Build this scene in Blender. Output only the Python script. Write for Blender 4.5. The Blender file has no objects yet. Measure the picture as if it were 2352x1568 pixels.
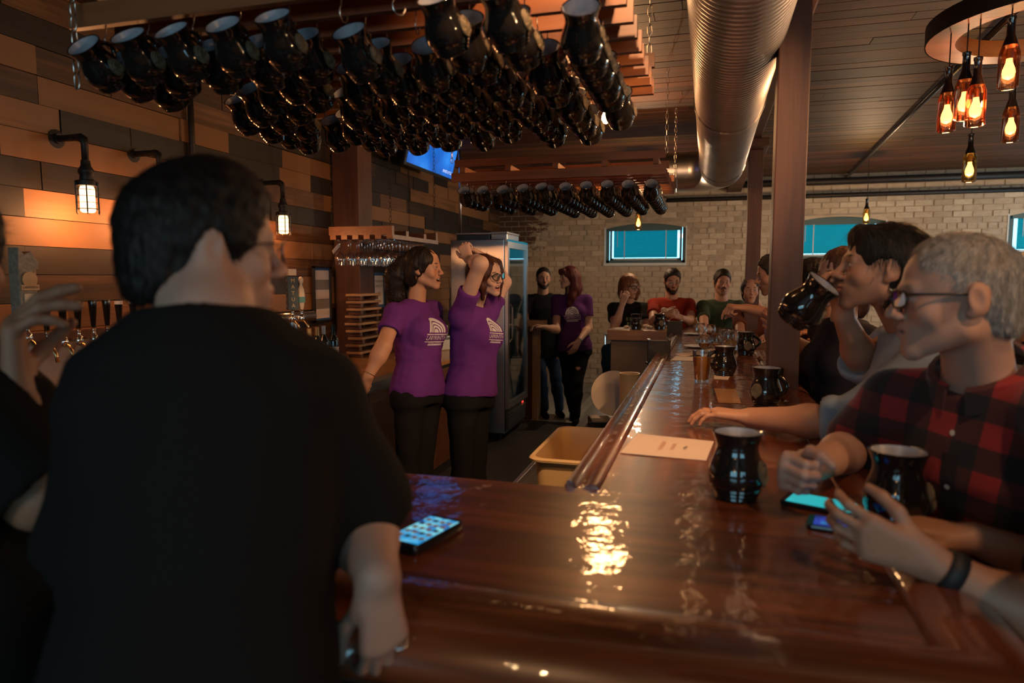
import bpy, bmesh, math, random
import numpy as np
from mathutils import Vector, Matrix
from mathutils.bvhtree import BVHTree

S = bpy.context.scene
COL = S.collection
R_ = math.radians

# ------------------------------------------------------------------ camera
CAM = np.array([0.0, 0.0, 1.55]); YAW = R_(16.0); PIT = R_(5.25); FPX = 1568.0
CF = np.array([-math.sin(YAW)*math.cos(PIT), math.cos(YAW)*math.cos(PIT), -math.sin(PIT)])
CR = np.array([math.cos(YAW), math.sin(YAW), 0.0]); CU = np.cross(CR, CF)
cd = bpy.data.cameras.new('camera'); cam = bpy.data.objects.new('camera', cd); COL.objects.link(cam)
cam.location = CAM; cam.rotation_euler = (R_(90) - PIT, 0, YAW)
cd.sensor_width = 36.0; cd.lens = 24.0; cd.clip_start = 0.05; cd.clip_end = 100
cd.dof.use_dof = True; cd.dof.focus_distance = 3.6; cd.dof.aperture_fstop = 2.6
S.camera = cam

# ------------------------------------------------------------------ light and exposure
S.view_settings.view_transform = 'Standard'; S.view_settings.look = 'None'
S.view_settings.exposure = 0.25; S.view_settings.gamma = 1.0; S.view_settings.use_curve_mapping = False
wd = bpy.data.worlds.new('sky'); S.world = wd; wd.use_nodes = True
bg = wd.node_tree.nodes['Background']
bg.inputs[0].default_value = (0.36, 0.78, 1.0, 1); bg.inputs[1].default_value = 4.0
S.cycles.max_bounces = 8; S.cycles.diffuse_bounces = 3; S.cycles.glossy_bounces = 4
S.cycles.transmission_bounces = 6; S.cycles.transparent_max_bounces = 8
S.cycles.sample_clamp_indirect = 4.0; S.cycles.caustics_reflective = False; S.cycles.caustics_refractive = False
S.cycles.use_denoising = True

def lamp_data(kind, energy, col, **kw):
    l = bpy.data.lights.new('light', kind); l.energy = energy; l.color = col
    for k, v in kw.items(): setattr(l, k, v)
    return l
def add_light(name, kind, loc, energy, col, rot=(0, 0, 0), parent=None, **kw):
    o = bpy.data.objects.new(name, lamp_data(kind, energy, col, **kw)); COL.objects.link(o)
    o.location = loc; o.rotation_euler = rot
    if parent is not None: o.parent = parent
    return o
# daylight comes only through the room's real window openings; each opening carries a portal so the sky is sampled there
WINS = [((-0.889, 10.12, 2.056), (R_(-90), 0, 0), 1.13, 0.57), ((1.635, 10.12, 2.09), (R_(-90), 0, 0), 1.13, 0.57), ((4.15, 10.12, 2.12), (R_(-90), 0, 0), 1.13, 0.57),
        ((2.3, -2.95, 1.9), (R_(90), 0, 0), 2.2, 1.2), ((-1.1, -2.95, 1.9), (R_(90), 0, 0), 2.2, 1.2), ((5.45, 8.4, 1.5), (0, R_(90), 0), 1.9, 1.6)]
for wl, wr, wa, wb in WINS:
    o = add_light('window_sky_portal', 'AREA', wl, 1.0, (1, 1, 1), wr, shape='RECTANGLE', size=wa, size_y=wb)
    o.data.cycles.is_portal = True

# ------------------------------------------------------------------ pixel helpers (2352x1568 frame)
def ray(x, y): return CF + (x - 1176)/FPX*CR - (y - 784)/FPX*CU
def W(x, y, D): return CAM + ray(x, y)*D
def ONZ(x, y, z): d = ray(x, y); return CAM + d*((z - CAM[2])/d[2])
def ONX(x, y, X): d = ray(x, y); return CAM + d*(X/d[0])
def ONY(x, y, Y): d = ray(x, y); return CAM + d*(Y/d[1])
def V(*a): return np.array(a, float)
def unit(v): v = np.asarray(v, float); return v/(np.linalg.norm(v) + 1e-12)

# ------------------------------------------------------------------ materials
MATS = {}
def _mat(name):
    m = bpy.data.materials.new(name); m.use_nodes = True
    nt = m.node_tree; b = nt.nodes['Principled BSDF']; MATS[name] = m
    return m, nt, b
def nd(nt, t, **kw):
    n = nt.nodes.new(t)
    for k, v in kw.items():
        if k.startswith('i_'): n.inputs[k[2:].replace('_', ' ')].default_value = v
        else: setattr(n, k, v)
    return n
def c4(c): return (c[0], c[1], c[2], 1.0)
def ramp(nt, fac, stops):
    r = nt.nodes.new('ShaderNodeValToRGB'); e = r.color_ramp.elements
    while len(e) < len(stops): e.new(0.5)
    for el, (p, c) in zip(e, stops): el.position = p; el.color = c4(c)
    nt.links.new(fac, r.inputs[0]); return r.outputs[0]
def pos(nt, scale=(1, 1, 1), kind='pos', jitter=True):
    tc = nt.nodes.new('ShaderNodeNewGeometry') if kind == 'pos' else nt.nodes.new('ShaderNodeTexCoord')
    o = tc.outputs['Position'] if kind == 'pos' else tc.outputs['Object']
    mp = nt.nodes.new('ShaderNodeMapping'); mp.inputs['Scale'].default_value = scale
    if jitter:
        oi = nt.nodes.new('ShaderNodeObjectInfo'); ml = nd(nt, 'ShaderNodeMath', operation='MULTIPLY'); ml.inputs[1].default_value = 37.0
        nt.links.new(oi.outputs['Random'], ml.inputs[0]); cx = nt.nodes.new('ShaderNodeCombineXYZ')
        for i in range(3): nt.links.new(ml.outputs[0], cx.inputs[i])
        nt.links.new(cx.outputs[0], mp.inputs['Location'])
    nt.links.new(o, mp.inputs['Vector']); return mp.outputs[0]
def plain(name, col, rough=0.5, metal=0.0, var=0.0, scale=20.0, bump=0.0, coat=0.0, kind='obj', spec=None, trans=0.0, ior=None, alpha=None):
    m, nt, b = _mat(name)
    b.inputs['Base Color'].default_value = c4(col); b.inputs['Roughness'].default_value = rough; b.inputs['Metallic'].default_value = metal
    if coat: b.inputs['Coat Weight'].default_value = coat; b.inputs['Coat Roughness'].default_value = 0.04
    if spec is not None: b.inputs['Specular IOR Level'].default_value = spec
    if trans: b.inputs['Transmission Weight'].default_value = trans
    if ior: b.inputs['IOR'].default_value = ior
    if var or bump:
        n = nd(nt, 'ShaderNodeTexNoise'); n.inputs['Scale'].default_value = scale; n.inputs['Detail'].default_value = 4
        nt.links.new(pos(nt, kind=kind), n.inputs['Vector'])
        if var:
            lo = tuple(max(0, c*(1 - var)) for c in col); hi = tuple(min(1, c*(1 + var)) for c in col)
            nt.links.new(ramp(nt, n.outputs[0], [(0.3, lo), (0.7, hi)]), b.inputs['Base Color'])
        if bump:
            bp = nd(nt, 'ShaderNodeBump'); bp.inputs['Strength'].default_value = bump; bp.inputs['Distance'].default_value = 0.01
            nt.links.new(n.outputs[0], bp.inputs['Height']); nt.links.new(bp.outputs[0], b.inputs['Normal'])
    return m
def wood(name, cols, axis='Y', rough=0.55, grain=14.0, rand=0.0, coat=0.0, bump=0.15, knots=True, hue=None):
    """wood with grain stretched along an axis; cols = dark..light; rand = per-plank colour spread"""
    m, nt, b = _mat(name)
    st = {'X': (0.06, 1, 1), 'Y': (1, 0.06, 1), 'Z': (1, 1, 0.06)}[axis]
    p = pos(nt, scale=st)
    n = nd(nt, 'ShaderNodeTexNoise'); n.inputs['Scale'].default_value = grain*2.2; n.inputs['Detail'].default_value = 6; n.inputs['Roughness'].default_value = 0.62
    n.inputs['Distortion'].default_value = 0.6
    nt.links.new(p, n.inputs['Vector'])
    n2 = nd(nt, 'ShaderNodeTexNoise'); n2.inputs['Scale'].default_value = 5.0; n2.inputs['Detail'].default_value = 2
    nt.links.new(pos(nt, scale=tuple(max(s, .3) for s in st)), n2.inputs['Vector'])
    mx = nd(nt, 'ShaderNodeMath', operation='MULTIPLY_ADD'); mx.inputs[1].default_value = 0.45
    nt.links.new(n2.outputs[0], mx.inputs[0]); mm = nd(nt, 'ShaderNodeMath', operation='MULTIPLY'); mm.inputs[1].default_value = 0.6
    nt.links.new(n.outputs[0], mm.inputs[0]); nt.links.new(mm.outputs[0], mx.inputs[2])
    fac = mx.outputs[0]
    if rand:
        oi = nt.nodes.new('ShaderNodeObjectInfo'); ad = nd(nt, 'ShaderNodeMath', operation='MULTIPLY_ADD'); ad.inputs[1].default_value = rand
        sb = nd(nt, 'ShaderNodeMath', operation='SUBTRACT'); sb.inputs[1].default_value = 0.5
        nt.links.new(oi.outputs['Random'], sb.inputs[0]); nt.links.new(sb.outputs[0], ad.inputs[0]); nt.links.new(fac, ad.inputs[2]); fac = ad.outputs[0]
    k = len(cols); stops = [(0.25 + 0.5*i/(k - 1), c) for i, c in enumerate(cols)]
    nt.links.new(ramp(nt, fac, stops), b.inputs['Base Color'])
    b.inputs['Roughness'].default_value = rough
    if coat: b.inputs['Coat Weight'].default_value = coat; b.inputs['Coat Roughness'].default_value = 0.03
    if bump:
        bp = nd(nt, 'ShaderNodeBump'); bp.inputs['Strength'].default_value = bump; bp.inputs['Distance'].default_value = 0.004
        nt.links.new(n.outputs[0], bp.inputs['Height']); nt.links.new(bp.outputs[0], b.inputs['Normal'])
    return m
def emit(name, col, strength):
    m, nt, b = _mat(name); b.inputs['Base Color'].default_value = c4(col); b.inputs['Emission Color'].default_value = c4(col); b.inputs['Emission Strength'].default_value = strength
    return m
def glassy(name, tint, rough=0.02, fac=0.12):
    """thin clear glass: mostly transparent with a fresnel reflection (cheap and noise free)"""
    m, nt, b = _mat(name); out = nt.nodes['Material Output']
    tr = nd(nt, 'ShaderNodeBsdfTransparent'); tr.inputs[0].default_value = c4(tint)
    gl = nd(nt, 'ShaderNodeBsdfGlossy'); gl.inputs['Roughness'].default_value = rough; gl.inputs[0].default_value = (1, 1, 1, 1)
    lw = nd(nt, 'ShaderNodeLayerWeight'); lw.inputs[0].default_value = 0.35
    mu = nd(nt, 'ShaderNodeMath', operation='MULTIPLY_ADD'); mu.inputs[1].default_value = 0.75; mu.inputs[2].default_value = fac*0.5
    nt.links.new(lw.outputs['Fresnel'], mu.inputs[0])
    mx = nd(nt, 'ShaderNodeMixShader'); nt.links.new(mu.outputs[0], mx.inputs[0]); nt.links.new(tr.outputs[0], mx.inputs[1]); nt.links.new(gl.outputs[0], mx.inputs[2])
    nt.links.new(mx.outputs[0], out.inputs['Surface']); return m
def vcol(name, rough=0.55, bump=0.0, scale=60.0, stretch=(1, 1, 1), sheen=0.0, sss=0.0, spec=0.4, var=0.0):
    """material that reads the mesh's own colour attribute 'col' (skin tone, lips, brows, prints)"""
    m, nt, b = _mat(name)
    a = nd(nt, 'ShaderNodeAttribute'); a.attribute_name = 'col'
    src = a.outputs['Color']
    b.inputs['Roughness'].default_value = rough; b.inputs['Specular IOR Level'].default_value = spec
    if sheen: b.inputs['Sheen Weight'].default_value = sheen
    if sss: b.inputs['Subsurface Weight'].default_value = sss; b.inputs['Subsurface Radius'].default_value = (0.012, 0.005, 0.003); b.inputs['Subsurface Scale'].default_value = 0.6
    if bump or var:
        n = nd(nt, 'ShaderNodeTexNoise'); n.inputs['Scale'].default_value = scale; n.inputs['Detail'].default_value = 5
        nt.links.new(pos(nt, scale=stretch, kind='obj', jitter=False), n.inputs['Vector'])
        if bump:
            bp = nd(nt, 'ShaderNodeBump'); bp.inputs['Strength'].default_value = bump; bp.inputs['Distance'].default_value = 0.008
            nt.links.new(n.outputs[0], bp.inputs['Height']); nt.links.new(bp.outputs[0], b.inputs['Normal'])
        if var:
            mr = nd(nt, 'ShaderNodeMapRange'); mr.inputs[1].default_value = 0.3; mr.inputs[2].default_value = 0.7; mr.inputs[3].default_value = 1 - var; mr.inputs[4].default_value = 1 + var
            nt.links.new(n.outputs[0], mr.inputs[0]); vm = nd(nt, 'ShaderNodeVectorMath', operation='SCALE')
            nt.links.new(src, vm.inputs[0]); nt.links.new(mr.outputs[0], vm.inputs['Scale']); src = vm.outputs[0]
    nt.links.new(src, b.inputs['Base Color'])
    return m

# ------------------------------------------------------------------ object helpers
def setp(o, label=None, cat=None, group=None, kind=None):
    if label: o['label'] = label
    if cat: o['category'] = cat
    if group: o['group'] = group
    if kind: o['kind'] = kind
    return o
def empty(name, loc=(0, 0, 0), rz=0.0, label=None, cat=None, group=None, kind=None):
    o = bpy.data.objects.new(name, None); COL.objects.link(o); o.location = loc; o.rotation_euler = (0, 0, rz)
    o.empty_display_size = 0.05
    return setp(o, label, cat, group, kind)
def link(name, me, parent=None, loc=None, rot=None, scale=None):
    o = bpy.data.objects.new(name, me); COL.objects.link(o)
    if parent is not None: o.parent = parent
    if loc is not None: o.location = loc
    if rot is not None: o.rotation_euler = rot
    if scale is not None: o.scale = scale
    return o
class MB:
    def __init__(s): s.v = []; s.f = []
    def add(s, vs, fs):
        n = len(s.v); s.v.extend([tuple(map(float, p)) for p in vs]); s.f.extend([tuple(i + n for i in f) for f in fs]); return s
    def box(s, lo, hi, bev=0.0):
        x0, y0, z0 = lo; x1, y1, z1 = hi
        if bev <= 0:
            vs = [(x0,y0,z0),(x1,y0,z0),(x1,y1,z0),(x0,y1,z0),(x0,y0,z1),(x1,y0,z1),(x1,y1,z1),(x0,y1,z1)]
            return s.add(vs, [(0,3,2,1),(4,5,6,7),(0,1,5,4),(1,2,6,5),(2,3,7,6),(3,0,4,7)])
        bm = bmesh.new(); bmesh.ops.create_cube(bm, size=1.0)
        for q in bm.verts: q.co = Vector(((x0+x1)/2 + q.co.x*(x1-x0), (y0+y1)/2 + q.co.y*(y1-y0), (z0+z1)/2 + q.co.z*(z1-z0)))
        bmesh.ops.bevel(bm, geom=list(bm.edges), offset=bev, segments=2, affect='EDGES', profile=0.6)
        bm.verts.index_update(); s.add([q.co for q in bm.verts], [[q.index for q in f.verts] for f in bm.faces]); bm.free(); return s
    def obox(s, c, sx, sy, sz, M):
        """box of half sizes in frame M (columns)"""
        vs = [np.asarray(c) + M @ np.array([a*sx, b*sy, d*sz]) for d in (-1, 1) for a, b in ((-1,-1),(1,-1),(1,1),(-1,1))]
        return s.add(vs, [(0,3,2,1),(4,5,6,7),(0,1,5,4),(1,2,6,5),(2,3,7,6),(3,0,4,7)])
    def tube(s, pts, r, n=8, cap=True, closed=False):
        P = [np.asarray(p, float) for p in pts]; m = len(P); rr = r if hasattr(r, '__len__') else [r]*m
        t0 = unit(P[1] - P[0]); a = unit(np.cross(t0, (0, 0, 1) if abs(t0[2]) < .9 else (1, 0, 0))); vs = []
        for i in range(m):
            if closed: t = unit(P[(i+1) % m] - P[i-1])
            else: t = unit(P[min(i+1, m-1)] - P[max(i-1, 0)])
            a = unit(a - t*np.dot(a, t)); b = np.cross(t, a)
            for k in range(n):
                w = 2*math.pi*k/n; vs.append(P[i] + rr[i]*(math.cos(w)*a + math.sin(w)*b))
        fs = []; L = m if closed else m - 1
        for i in range(L):
            j = (i+1) % m
            for k in range(n): fs.append((i*n+k, i*n+(k+1) % n, j*n+(k+1) % n, j*n+k))
        if cap and not closed: fs.append(tuple(range(n-1, -1, -1))); fs.append(tuple((m-1)*n+k for k in range(n)))
        return s.add(vs, fs)
    def lathe(s, prof, n=24, c=(0, 0, 0), M=None):
        """profile of (radius, height) about the local z axis"""
        vs = []
        for r, z in prof:
            for k in range(n):
                w = 2*math.pi*k/n; p = np.array([r*math.cos(w), r*math.sin(w), z])
                vs.append(np.asarray(c, float) + (M @ p if M is not None else p))
        fs = []
        for i in range(len(prof)-1):
            for k in range(n): fs.append((i*n+k, i*n+(k+1) % n, (i+1)*n+(k+1) % n, (i+1)*n+k))
        if prof[0][0] > 1e-6: fs.append(tuple(range(n-1, -1, -1)))
        if prof[-1][0] > 1e-6: fs.append(tuple((len(prof)-1)*n+k for k in range(n)))
        return s.add(vs, fs)
    def open_lathe(s, prof, n=24, c=(0, 0, 0), M=None):
        k0 = len(s.f); s.lathe(prof, n, c, M)
        k = 0
        if prof[0][0] > 1e-6: k += 1
        if prof[-1][0] > 1e-6: k += 1
        if k: del s.f[-k:]
        return s
    def sphere(s, c, r, n=12, m=8, sc=(1, 1, 1)):
        prof = [(max(1e-4, r*math.sin(math.pi*i/m)), -r*math.cos(math.pi*i/m)) for i in range(m+1)]
        return s.lathe(prof, n, c, np.diag(sc))
    def prism(s, pts, z0, z1, M=None, c=(0, 0, 0)):
        n = len(pts); c = np.asarray(c, float)
        vs = [np.array([x, y, z0]) for x, y in pts] + [np.array([x, y, z1]) for x, y in pts]
        vs = [c + (M @ p if M is not None else p) for p in vs]
        return s.add(vs, [tuple(range(n-1, -1, -1)), tuple(range(n, 2*n))] + [(i, (i+1) % n, n+(i+1) % n, n+i) for i in range(n)])
    def mesh(s, name, mat, smooth=False, angle=None):
        me = bpy.data.meshes.new(name); me.from_pydata(s.v, [], s.f)
        for q in (mat if isinstance(mat, (list, tuple)) else [mat]): me.materials.append(MATS[q] if isinstance(q, str) else q)
        if smooth or angle:
            me.polygons.foreach_set('use_smooth', [True]*len(me.polygons))
            if angle: me.set_sharp_from_angle(angle=R_(angle))
        me.update(); return me
    def build(s, name, mat, parent=None, smooth=False, angle=None, **kw):
        return link(name, s.mesh(name, mat, smooth, angle), parent, **kw)
def fix_normals(me):
    bm = bmesh.new(); bm.from_mesh(me); bmesh.ops.recalc_face_normals(bm, faces=bm.faces); bm.to_mesh(me); bm.free()
def copy_tree(o, loc=None, rot=None, label=None, group=None):
    c = o.copy(); COL.objects.link(c)
    if loc is not None: c.location = loc
    if rot is not None: c.rotation_euler = rot
    if label: c['label'] = label
    if group: c['group'] = group
    for ch in o.children:
        d = ch.copy(); COL.objects.link(d); d.parent = c
        for g in ch.children:
            e = g.copy(); COL.objects.link(e); e.parent = d
    return c
_ub = {}
def unit_box(mat):
    if mat not in _ub: _ub[mat] = MB().box((-.5, -.5, -.5), (.5, .5, .5)).mesh('piece', mat)
    return _ub[mat]
def piece(name, mat, lo, hi, parent=None, rot=None):
    lo = np.array(lo, float); hi = np.array(hi, float)
    return link(name, unit_box(mat), parent, loc=(lo+hi)/2, scale=np.maximum(hi-lo, 1e-4), rot=rot)
_TXT = {}
def _text_unit(txt):
    cu = bpy.data.curves.new('txt', 'FONT'); cu.body = txt; cu.size = 1.0; cu.align_x = 'CENTER'; cu.align_y = 'CENTER'; cu.resolution_u = 2
    o = bpy.data.objects.new('txt', cu); COL.objects.link(o)
    dg = bpy.context.evaluated_depsgraph_get(); me = bpy.data.meshes.new_from_object(o.evaluated_get(dg))
    r = (np.array([tuple(v.co) for v in me.vertices]), [tuple(p.vertices) for p in me.polygons])
    bpy.data.objects.remove(o); bpy.data.curves.remove(cu); bpy.data.meshes.remove(me); return r
for t_ in ('SWEET LITTLE', 'LABYRINTH', 'M', 'A', 'T', 'U', 'MAXIMUM', 'CAPACITY', '18', 'BREWING', 'MENU', 'BREWING COMPANY'): _TXT[t_] = _text_unit(t_)
def text_mesh(txt, size):
    vs, fs = _TXT[txt]; return [tuple(v*size) for v in vs], fs
def frame3(x, y, z): return np.stack([unit(x), unit(y), unit(z)], axis=1)
# ================================================================== materials
wood('plank_wall', [(0.012, .005, .002), (.05, .020, .007), (.115, .048, .016), (.22, .098, .034)], 'Y', rough=0.6, rand=1.25, bump=0.25)
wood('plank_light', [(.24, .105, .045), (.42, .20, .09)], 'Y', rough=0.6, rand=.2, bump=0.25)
wood('ceiling_board', [(0.016, .0055, .002), (.058, .0185, .006), (.12, .041, .0135)], 'X', rough=0.55, rand=0.35, bump=0.3)
wood('post_wood', [(0.035, .013, .007), (.085, .030, .014), (.13, .048, .022)], 'Z', rough=0.55, bump=0.2)
wood('rack_wood', [(0.07, .022, .008), (.17, .055, .02), (.28, .10, .036)], 'X', rough=0.42, rand=0.35, bump=0.15)
wood('rack_cross', [(0.06, .020, .008), (.15, .05, .018), (.24, .085, .03)], 'Y', rough=0.45, rand=0.3, bump=0.15)
wood('pale_wood', [(.20, .10, .045), (.36, .20, .09), (.46, .27, .13)], 'Y', rough=0.5, rand=0.3)
wood('counter_oak', [(.22, .09, .03), (.40, .19, .07), (.50, .26, .10)], 'X', rough=0.35, coat=0.3)
wood('floor_board', [(.20, .21, .19), (.30, .31, .28), (.40, .41, .37)], 'Y', rough=0.4, rand=0.5, bump=0.1)
plain('mortar', (.38, .31, .24), .9, var=.2, scale=9, kind='pos', bump=.3)
plain('concrete_dark', (.035, .032, .032), .6, var=.35, scale=3, kind='pos', bump=.1)
plain('black_paint', (.012, .011, .010), .5)
plain('plaster_white', (.62, .66, .66), .7, var=.06, scale=6, kind='pos')
plain('frame_teal', (.035, .09, .10), .5)
plain('steel', (.55, .55, .56), .28, 1.0, var=.06, scale=8)
plain('steel_dark', (.10, .10, .105), .35, .9)
plain('chrome', (.80, .78, .76), .12, 1.0)
plain('brass', (.62, .40, .18), .25, 1.0)
plain('hook_wire', (.70, .62, .55), .25, 1.0)
plain('black_gloss', (.012, .011, .011), .12, coat=.3)
plain('black_plastic', (.015, .014, .014), .35)
plain('iron', (.028, .022, .019), .5, .6, var=.3, scale=40, bump=.2)
plain('paper', (.62, .50, .44), .8)
plain('paper_white', (.66, .62, .60), .8)
plain('cream_plastic', (.72, .50, .25), .35, spec=.5)
plain('cream_plate', (.62, .52, .42), .4)
plain('grey_panel', (.24, .19, .15), .7, var=.12, scale=5, kind='pos')
plain('blue_mat', (.03, .10, .24), .6)
plain('ink', (.05, .04, .04), .8)
plain('red_ink', (.55, .25, .22), .8)
plain('ivory', (.70, .55, .38), .5)
glassy('clear_glass', (.93, .96, .97))
glassy('pane_glass', (.80, .90, .92), fac=.2)
glassy('bottle_amber', (.86, .42, .24), fac=.2)
glassy('bottle_yellow', (.90, .66, .26), fac=.2)

def brick_mat():
    m, nt, b = _mat('painted_brick')
    n = nd(nt, 'ShaderNodeTexNoise'); n.inputs['Scale'].default_value = 4.5; n.inputs['Detail'].default_value = 8; n.inputs['Roughness'].default_value = .72
    nt.links.new(pos(nt, scale=(1, 1, 2.2), jitter=False), n.inputs['Vector'])
    oi = nt.nodes.new('ShaderNodeObjectInfo')
    base = ramp(nt, oi.outputs['Random'], [(0.0, (.40, .32, .23)), (.5, (.52, .42, .31)), (1.0, (.62, .52, .39))])
    n2 = nd(nt, 'ShaderNodeTexNoise'); n2.inputs['Scale'].default_value = 26; n2.inputs['Detail'].default_value = 5
    nt.links.new(pos(nt, scale=(.5, 1, 1), jitter=False), n2.inputs['Vector'])
    # worn-off paint: a real corner patch near the plank wall plus scattered chips
    g = nt.nodes.new('ShaderNodeNewGeometry'); vm = nd(nt, 'ShaderNodeVectorMath', operation='DISTANCE'); vm.inputs[1].default_value = (-3.1, 10.0, 2.45)
    nt.links.new(g.outputs['Position'], vm.inputs[0])
    mr = nd(nt, 'ShaderNodeMapRange'); mr.inputs[1].default_value = .2; mr.inputs[2].default_value = 1.0; mr.inputs[3].default_value = .42; mr.inputs[4].default_value = 0.0
    nt.links.new(vm.outputs['Value'], mr.inputs[0])
    ad = nd(nt, 'ShaderNodeMath', operation='ADD'); nt.links.new(n.outputs[0], ad.inputs[0]); nt.links.new(mr.outputs[0], ad.inputs[1])
    mask = ramp(nt, ad.outputs[0], [(.655, (0, 0, 0)), (.70, (1, 1, 1))])
    mx = nd(nt, 'ShaderNodeMix', data_type='RGBA'); nt.links.new(mask, mx.inputs[0]); nt.links.new(base, mx.inputs[6]); mx.inputs[7].default_value = (.115, .058, .034, 1)
    m2 = nd(nt, 'ShaderNodeMix', data_type='RGBA', blend_type='MULTIPLY'); m2.inputs[0].default_value = .55
    nt.links.new(mx.outputs[2], m2.inputs[6]); nt.links.new(ramp(nt, n2.outputs[0], [(.3, (.72, .68, .62)), (.6, (1, 1, 1))]), m2.inputs[7])
    nt.links.new(m2.outputs[2], b.inputs['Base Color']); b.inputs['Roughness'].default_value = .85
    bp = nd(nt, 'ShaderNodeBump'); bp.inputs['Strength'].default_value = .5; bp.inputs['Distance'].default_value = .008
    nt.links.new(n2.outputs[0], bp.inputs['Height']); nt.links.new(bp.outputs[0], b.inputs['Normal'])
brick_mat()

def bar_mat():
    """mahogany under poured epoxy: wood colour below, wavy clear coat above"""
    for name, st in (('bar_wood_x', (.10, 1, 1)), ('bar_wood_y', (1, .10, 1))):
        m, nt, b = _mat(name)
        n = nd(nt, 'ShaderNodeTexNoise'); n.inputs['Scale'].default_value = 13; n.inputs['Detail'].default_value = 6; n.inputs['Distortion'].default_value = .8
        nt.links.new(pos(nt, scale=st, jitter=False), n.inputs['Vector'])
        nt.links.new(ramp(nt, n.outputs[0], [(.30, (.030, .007, .002)), (.46, (.11, .026, .007)), (.60, (.20, .052, .014)), (.8, (.30, .09, .027))]), b.inputs['Base Color'])
        b.inputs['Roughness'].default_value = .35
        b.inputs['Coat Weight'].default_value = 1.0; b.inputs['Coat Roughness'].default_value = .025; b.inputs['Coat IOR'].default_value = 1.5
        w = nd(nt, 'ShaderNodeTexNoise'); w.inputs['Scale'].default_value = 12; w.inputs['Detail'].default_value = 4; w.inputs['Roughness'].default_value = .5
        nt.links.new(pos(nt, scale=(1, 1, 1), jitter=False), w.inputs['Vector'])
        bp = nd(nt, 'ShaderNodeBump'); bp.inputs['Strength'].default_value = .17; bp.inputs['Distance'].default_value = .02
        nt.links.new(w.outputs[0], bp.inputs['Height']); nt.links.new(bp.outputs[0], b.inputs['Coat Normal'])
bar_mat()

# ================================================================== the room
ZC = 2.92
rnd = random.Random(7)
st = lambda o: setp(o, kind='structure')
# floor
fl = st(MB().box((-3.2, -3.0, -.1), (5.5, 10.0, -.022)).build('floor', 'concrete_dark'))
setp(fl, 'dark concrete bar floor with pale boards beyond the bar')
piece('bar_floor', 'concrete_dark', (-3.05, -2.98, -.022), (.35, 7.12, 0), fl)
piece('threshold', 'steel_dark', (-1.9, 7.12, -.022), (.35, 7.16, .004), fl)
bx = -3.05
while bx < 5.4:
    w_ = .128
    y0 = 7.165
    while y0 < 9.99:
        y1 = min(9.99, y0 + rnd.uniform(.9, 2.2))
        piece('board', 'floor_board', (bx, y0, -.022), (bx + w_, y1 - .003, rnd.uniform(-.001, .001)), fl); y0 = y1
    bx += .131
# ceiling
ce = st(MB().box((-3.2, -3.0, ZC + .02), (5.5, 10.1, ZC + .08)).build('ceiling', 'black_paint'))
setp(ce, 'brown stained board ceiling running across the room')
piece('board', 'ceiling_board', (-3.1, -2.98, ZC), (5.45, 1.7, ZC + .02), ce)
yy = 1.7
while yy < 9.95:
    xs = [-3.1, rnd.uniform(-1.5, 3.5), 5.45]
    for a, b in zip(xs[:-1], xs[1:]):
        dz = rnd.uniform(0, .003); piece('board', 'ceiling_board', (a, yy, ZC + dz), (b - .003, yy + .113, ZC + .02), ce)
    yy += .12
# left wall of reclaimed planks
wl_ = st(MB().box((-3.2, -3.0, -.1), (-3.085, 10.1, ZC + .06)).build('wall_left', 'black_paint'))
setp(wl_, 'left wall clad in reclaimed planks of mixed browns')
z = 2.103 - .133*9
while z < ZC - .005:
    y0 = 1.35 + rnd.uniform(-.2, .2)
    while y0 < 9.98:
        y1 = min(9.985, y0 + rnd.choice((.42, .6, .75, .9, 1.15, 1.35)))
        if y1 - y0 < .08: break
        zt = min(z + .130, ZC - .002); dx = rnd.uniform(0, .014)
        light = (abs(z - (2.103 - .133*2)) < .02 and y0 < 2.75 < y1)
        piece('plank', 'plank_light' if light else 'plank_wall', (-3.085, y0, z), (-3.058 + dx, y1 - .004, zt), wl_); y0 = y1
    z += .133
# back wall of painted brick
wb_ = empty('wall_back'); st(wb_); setp(wb_, 'far wall of cream painted brick with worn patches')
WN = [(-1.455, -.323, 1.771, 2.341), (1.07, 2.20, 1.805, 2.375), (3.585, 4.715, 1.835, 2.405)]
mb = MB()
xs = [-3.2] + [c for w in WN for c in w[:2]] + [5.5]
for i in range(0, len(xs), 2): mb.box((xs[i], 10.0, -.1), (xs[i+1], 10.2, ZC + .06))
for a, b, c, d in WN: mb.box((a, 10.0, -.1), (b, 10.2, c)); mb.box((a, 10.0, d), (b, 10.2, ZC + .06))
mb.build('mortar_bed', 'mortar', wb_)
cand = []
row = 0; zz = .005
while zz < ZC - .05:
    x = -3.08 - (.11 if row % 2 else 0)
    head = row % 6 == 5
    while x < 5.4:
        L = .105 if head else .212
        a, b = max(x, -3.08), min(x + L, 5.45)
        if b - a > .03:
            segs = [(a, b)]
            for (wa, wb2, c, d) in WN:
                if zz + .066 > c - .005 and zz < d + .005:
                    out = []
                    for (p, q) in segs:
                        if q <= wa or p >= wb2: out.append((p, q)); continue
                        if p < wa - .02: out.append((p, wa))
                        if q > wb2 + .02: out.append((wb2, q))
                    segs = out
            for p, q in segs: cand.append((p, q - .010, zz))
        x += L + .008
    zz += .0752; row += 1
def vis_score(p, q, zv):
    c = (p + q)/2
    hid = (zv < 1.55) or (-.1 < c < .0 and False)
    inview = -2.7 < c < 3.7 and 1.6 < zv < 2.62
    return (q - p) * (1 if inview else .1) * (1 if c < 1.3 else .8)
cand.sort(key=lambda t: -vis_score(*t))
rest = MB()
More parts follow.
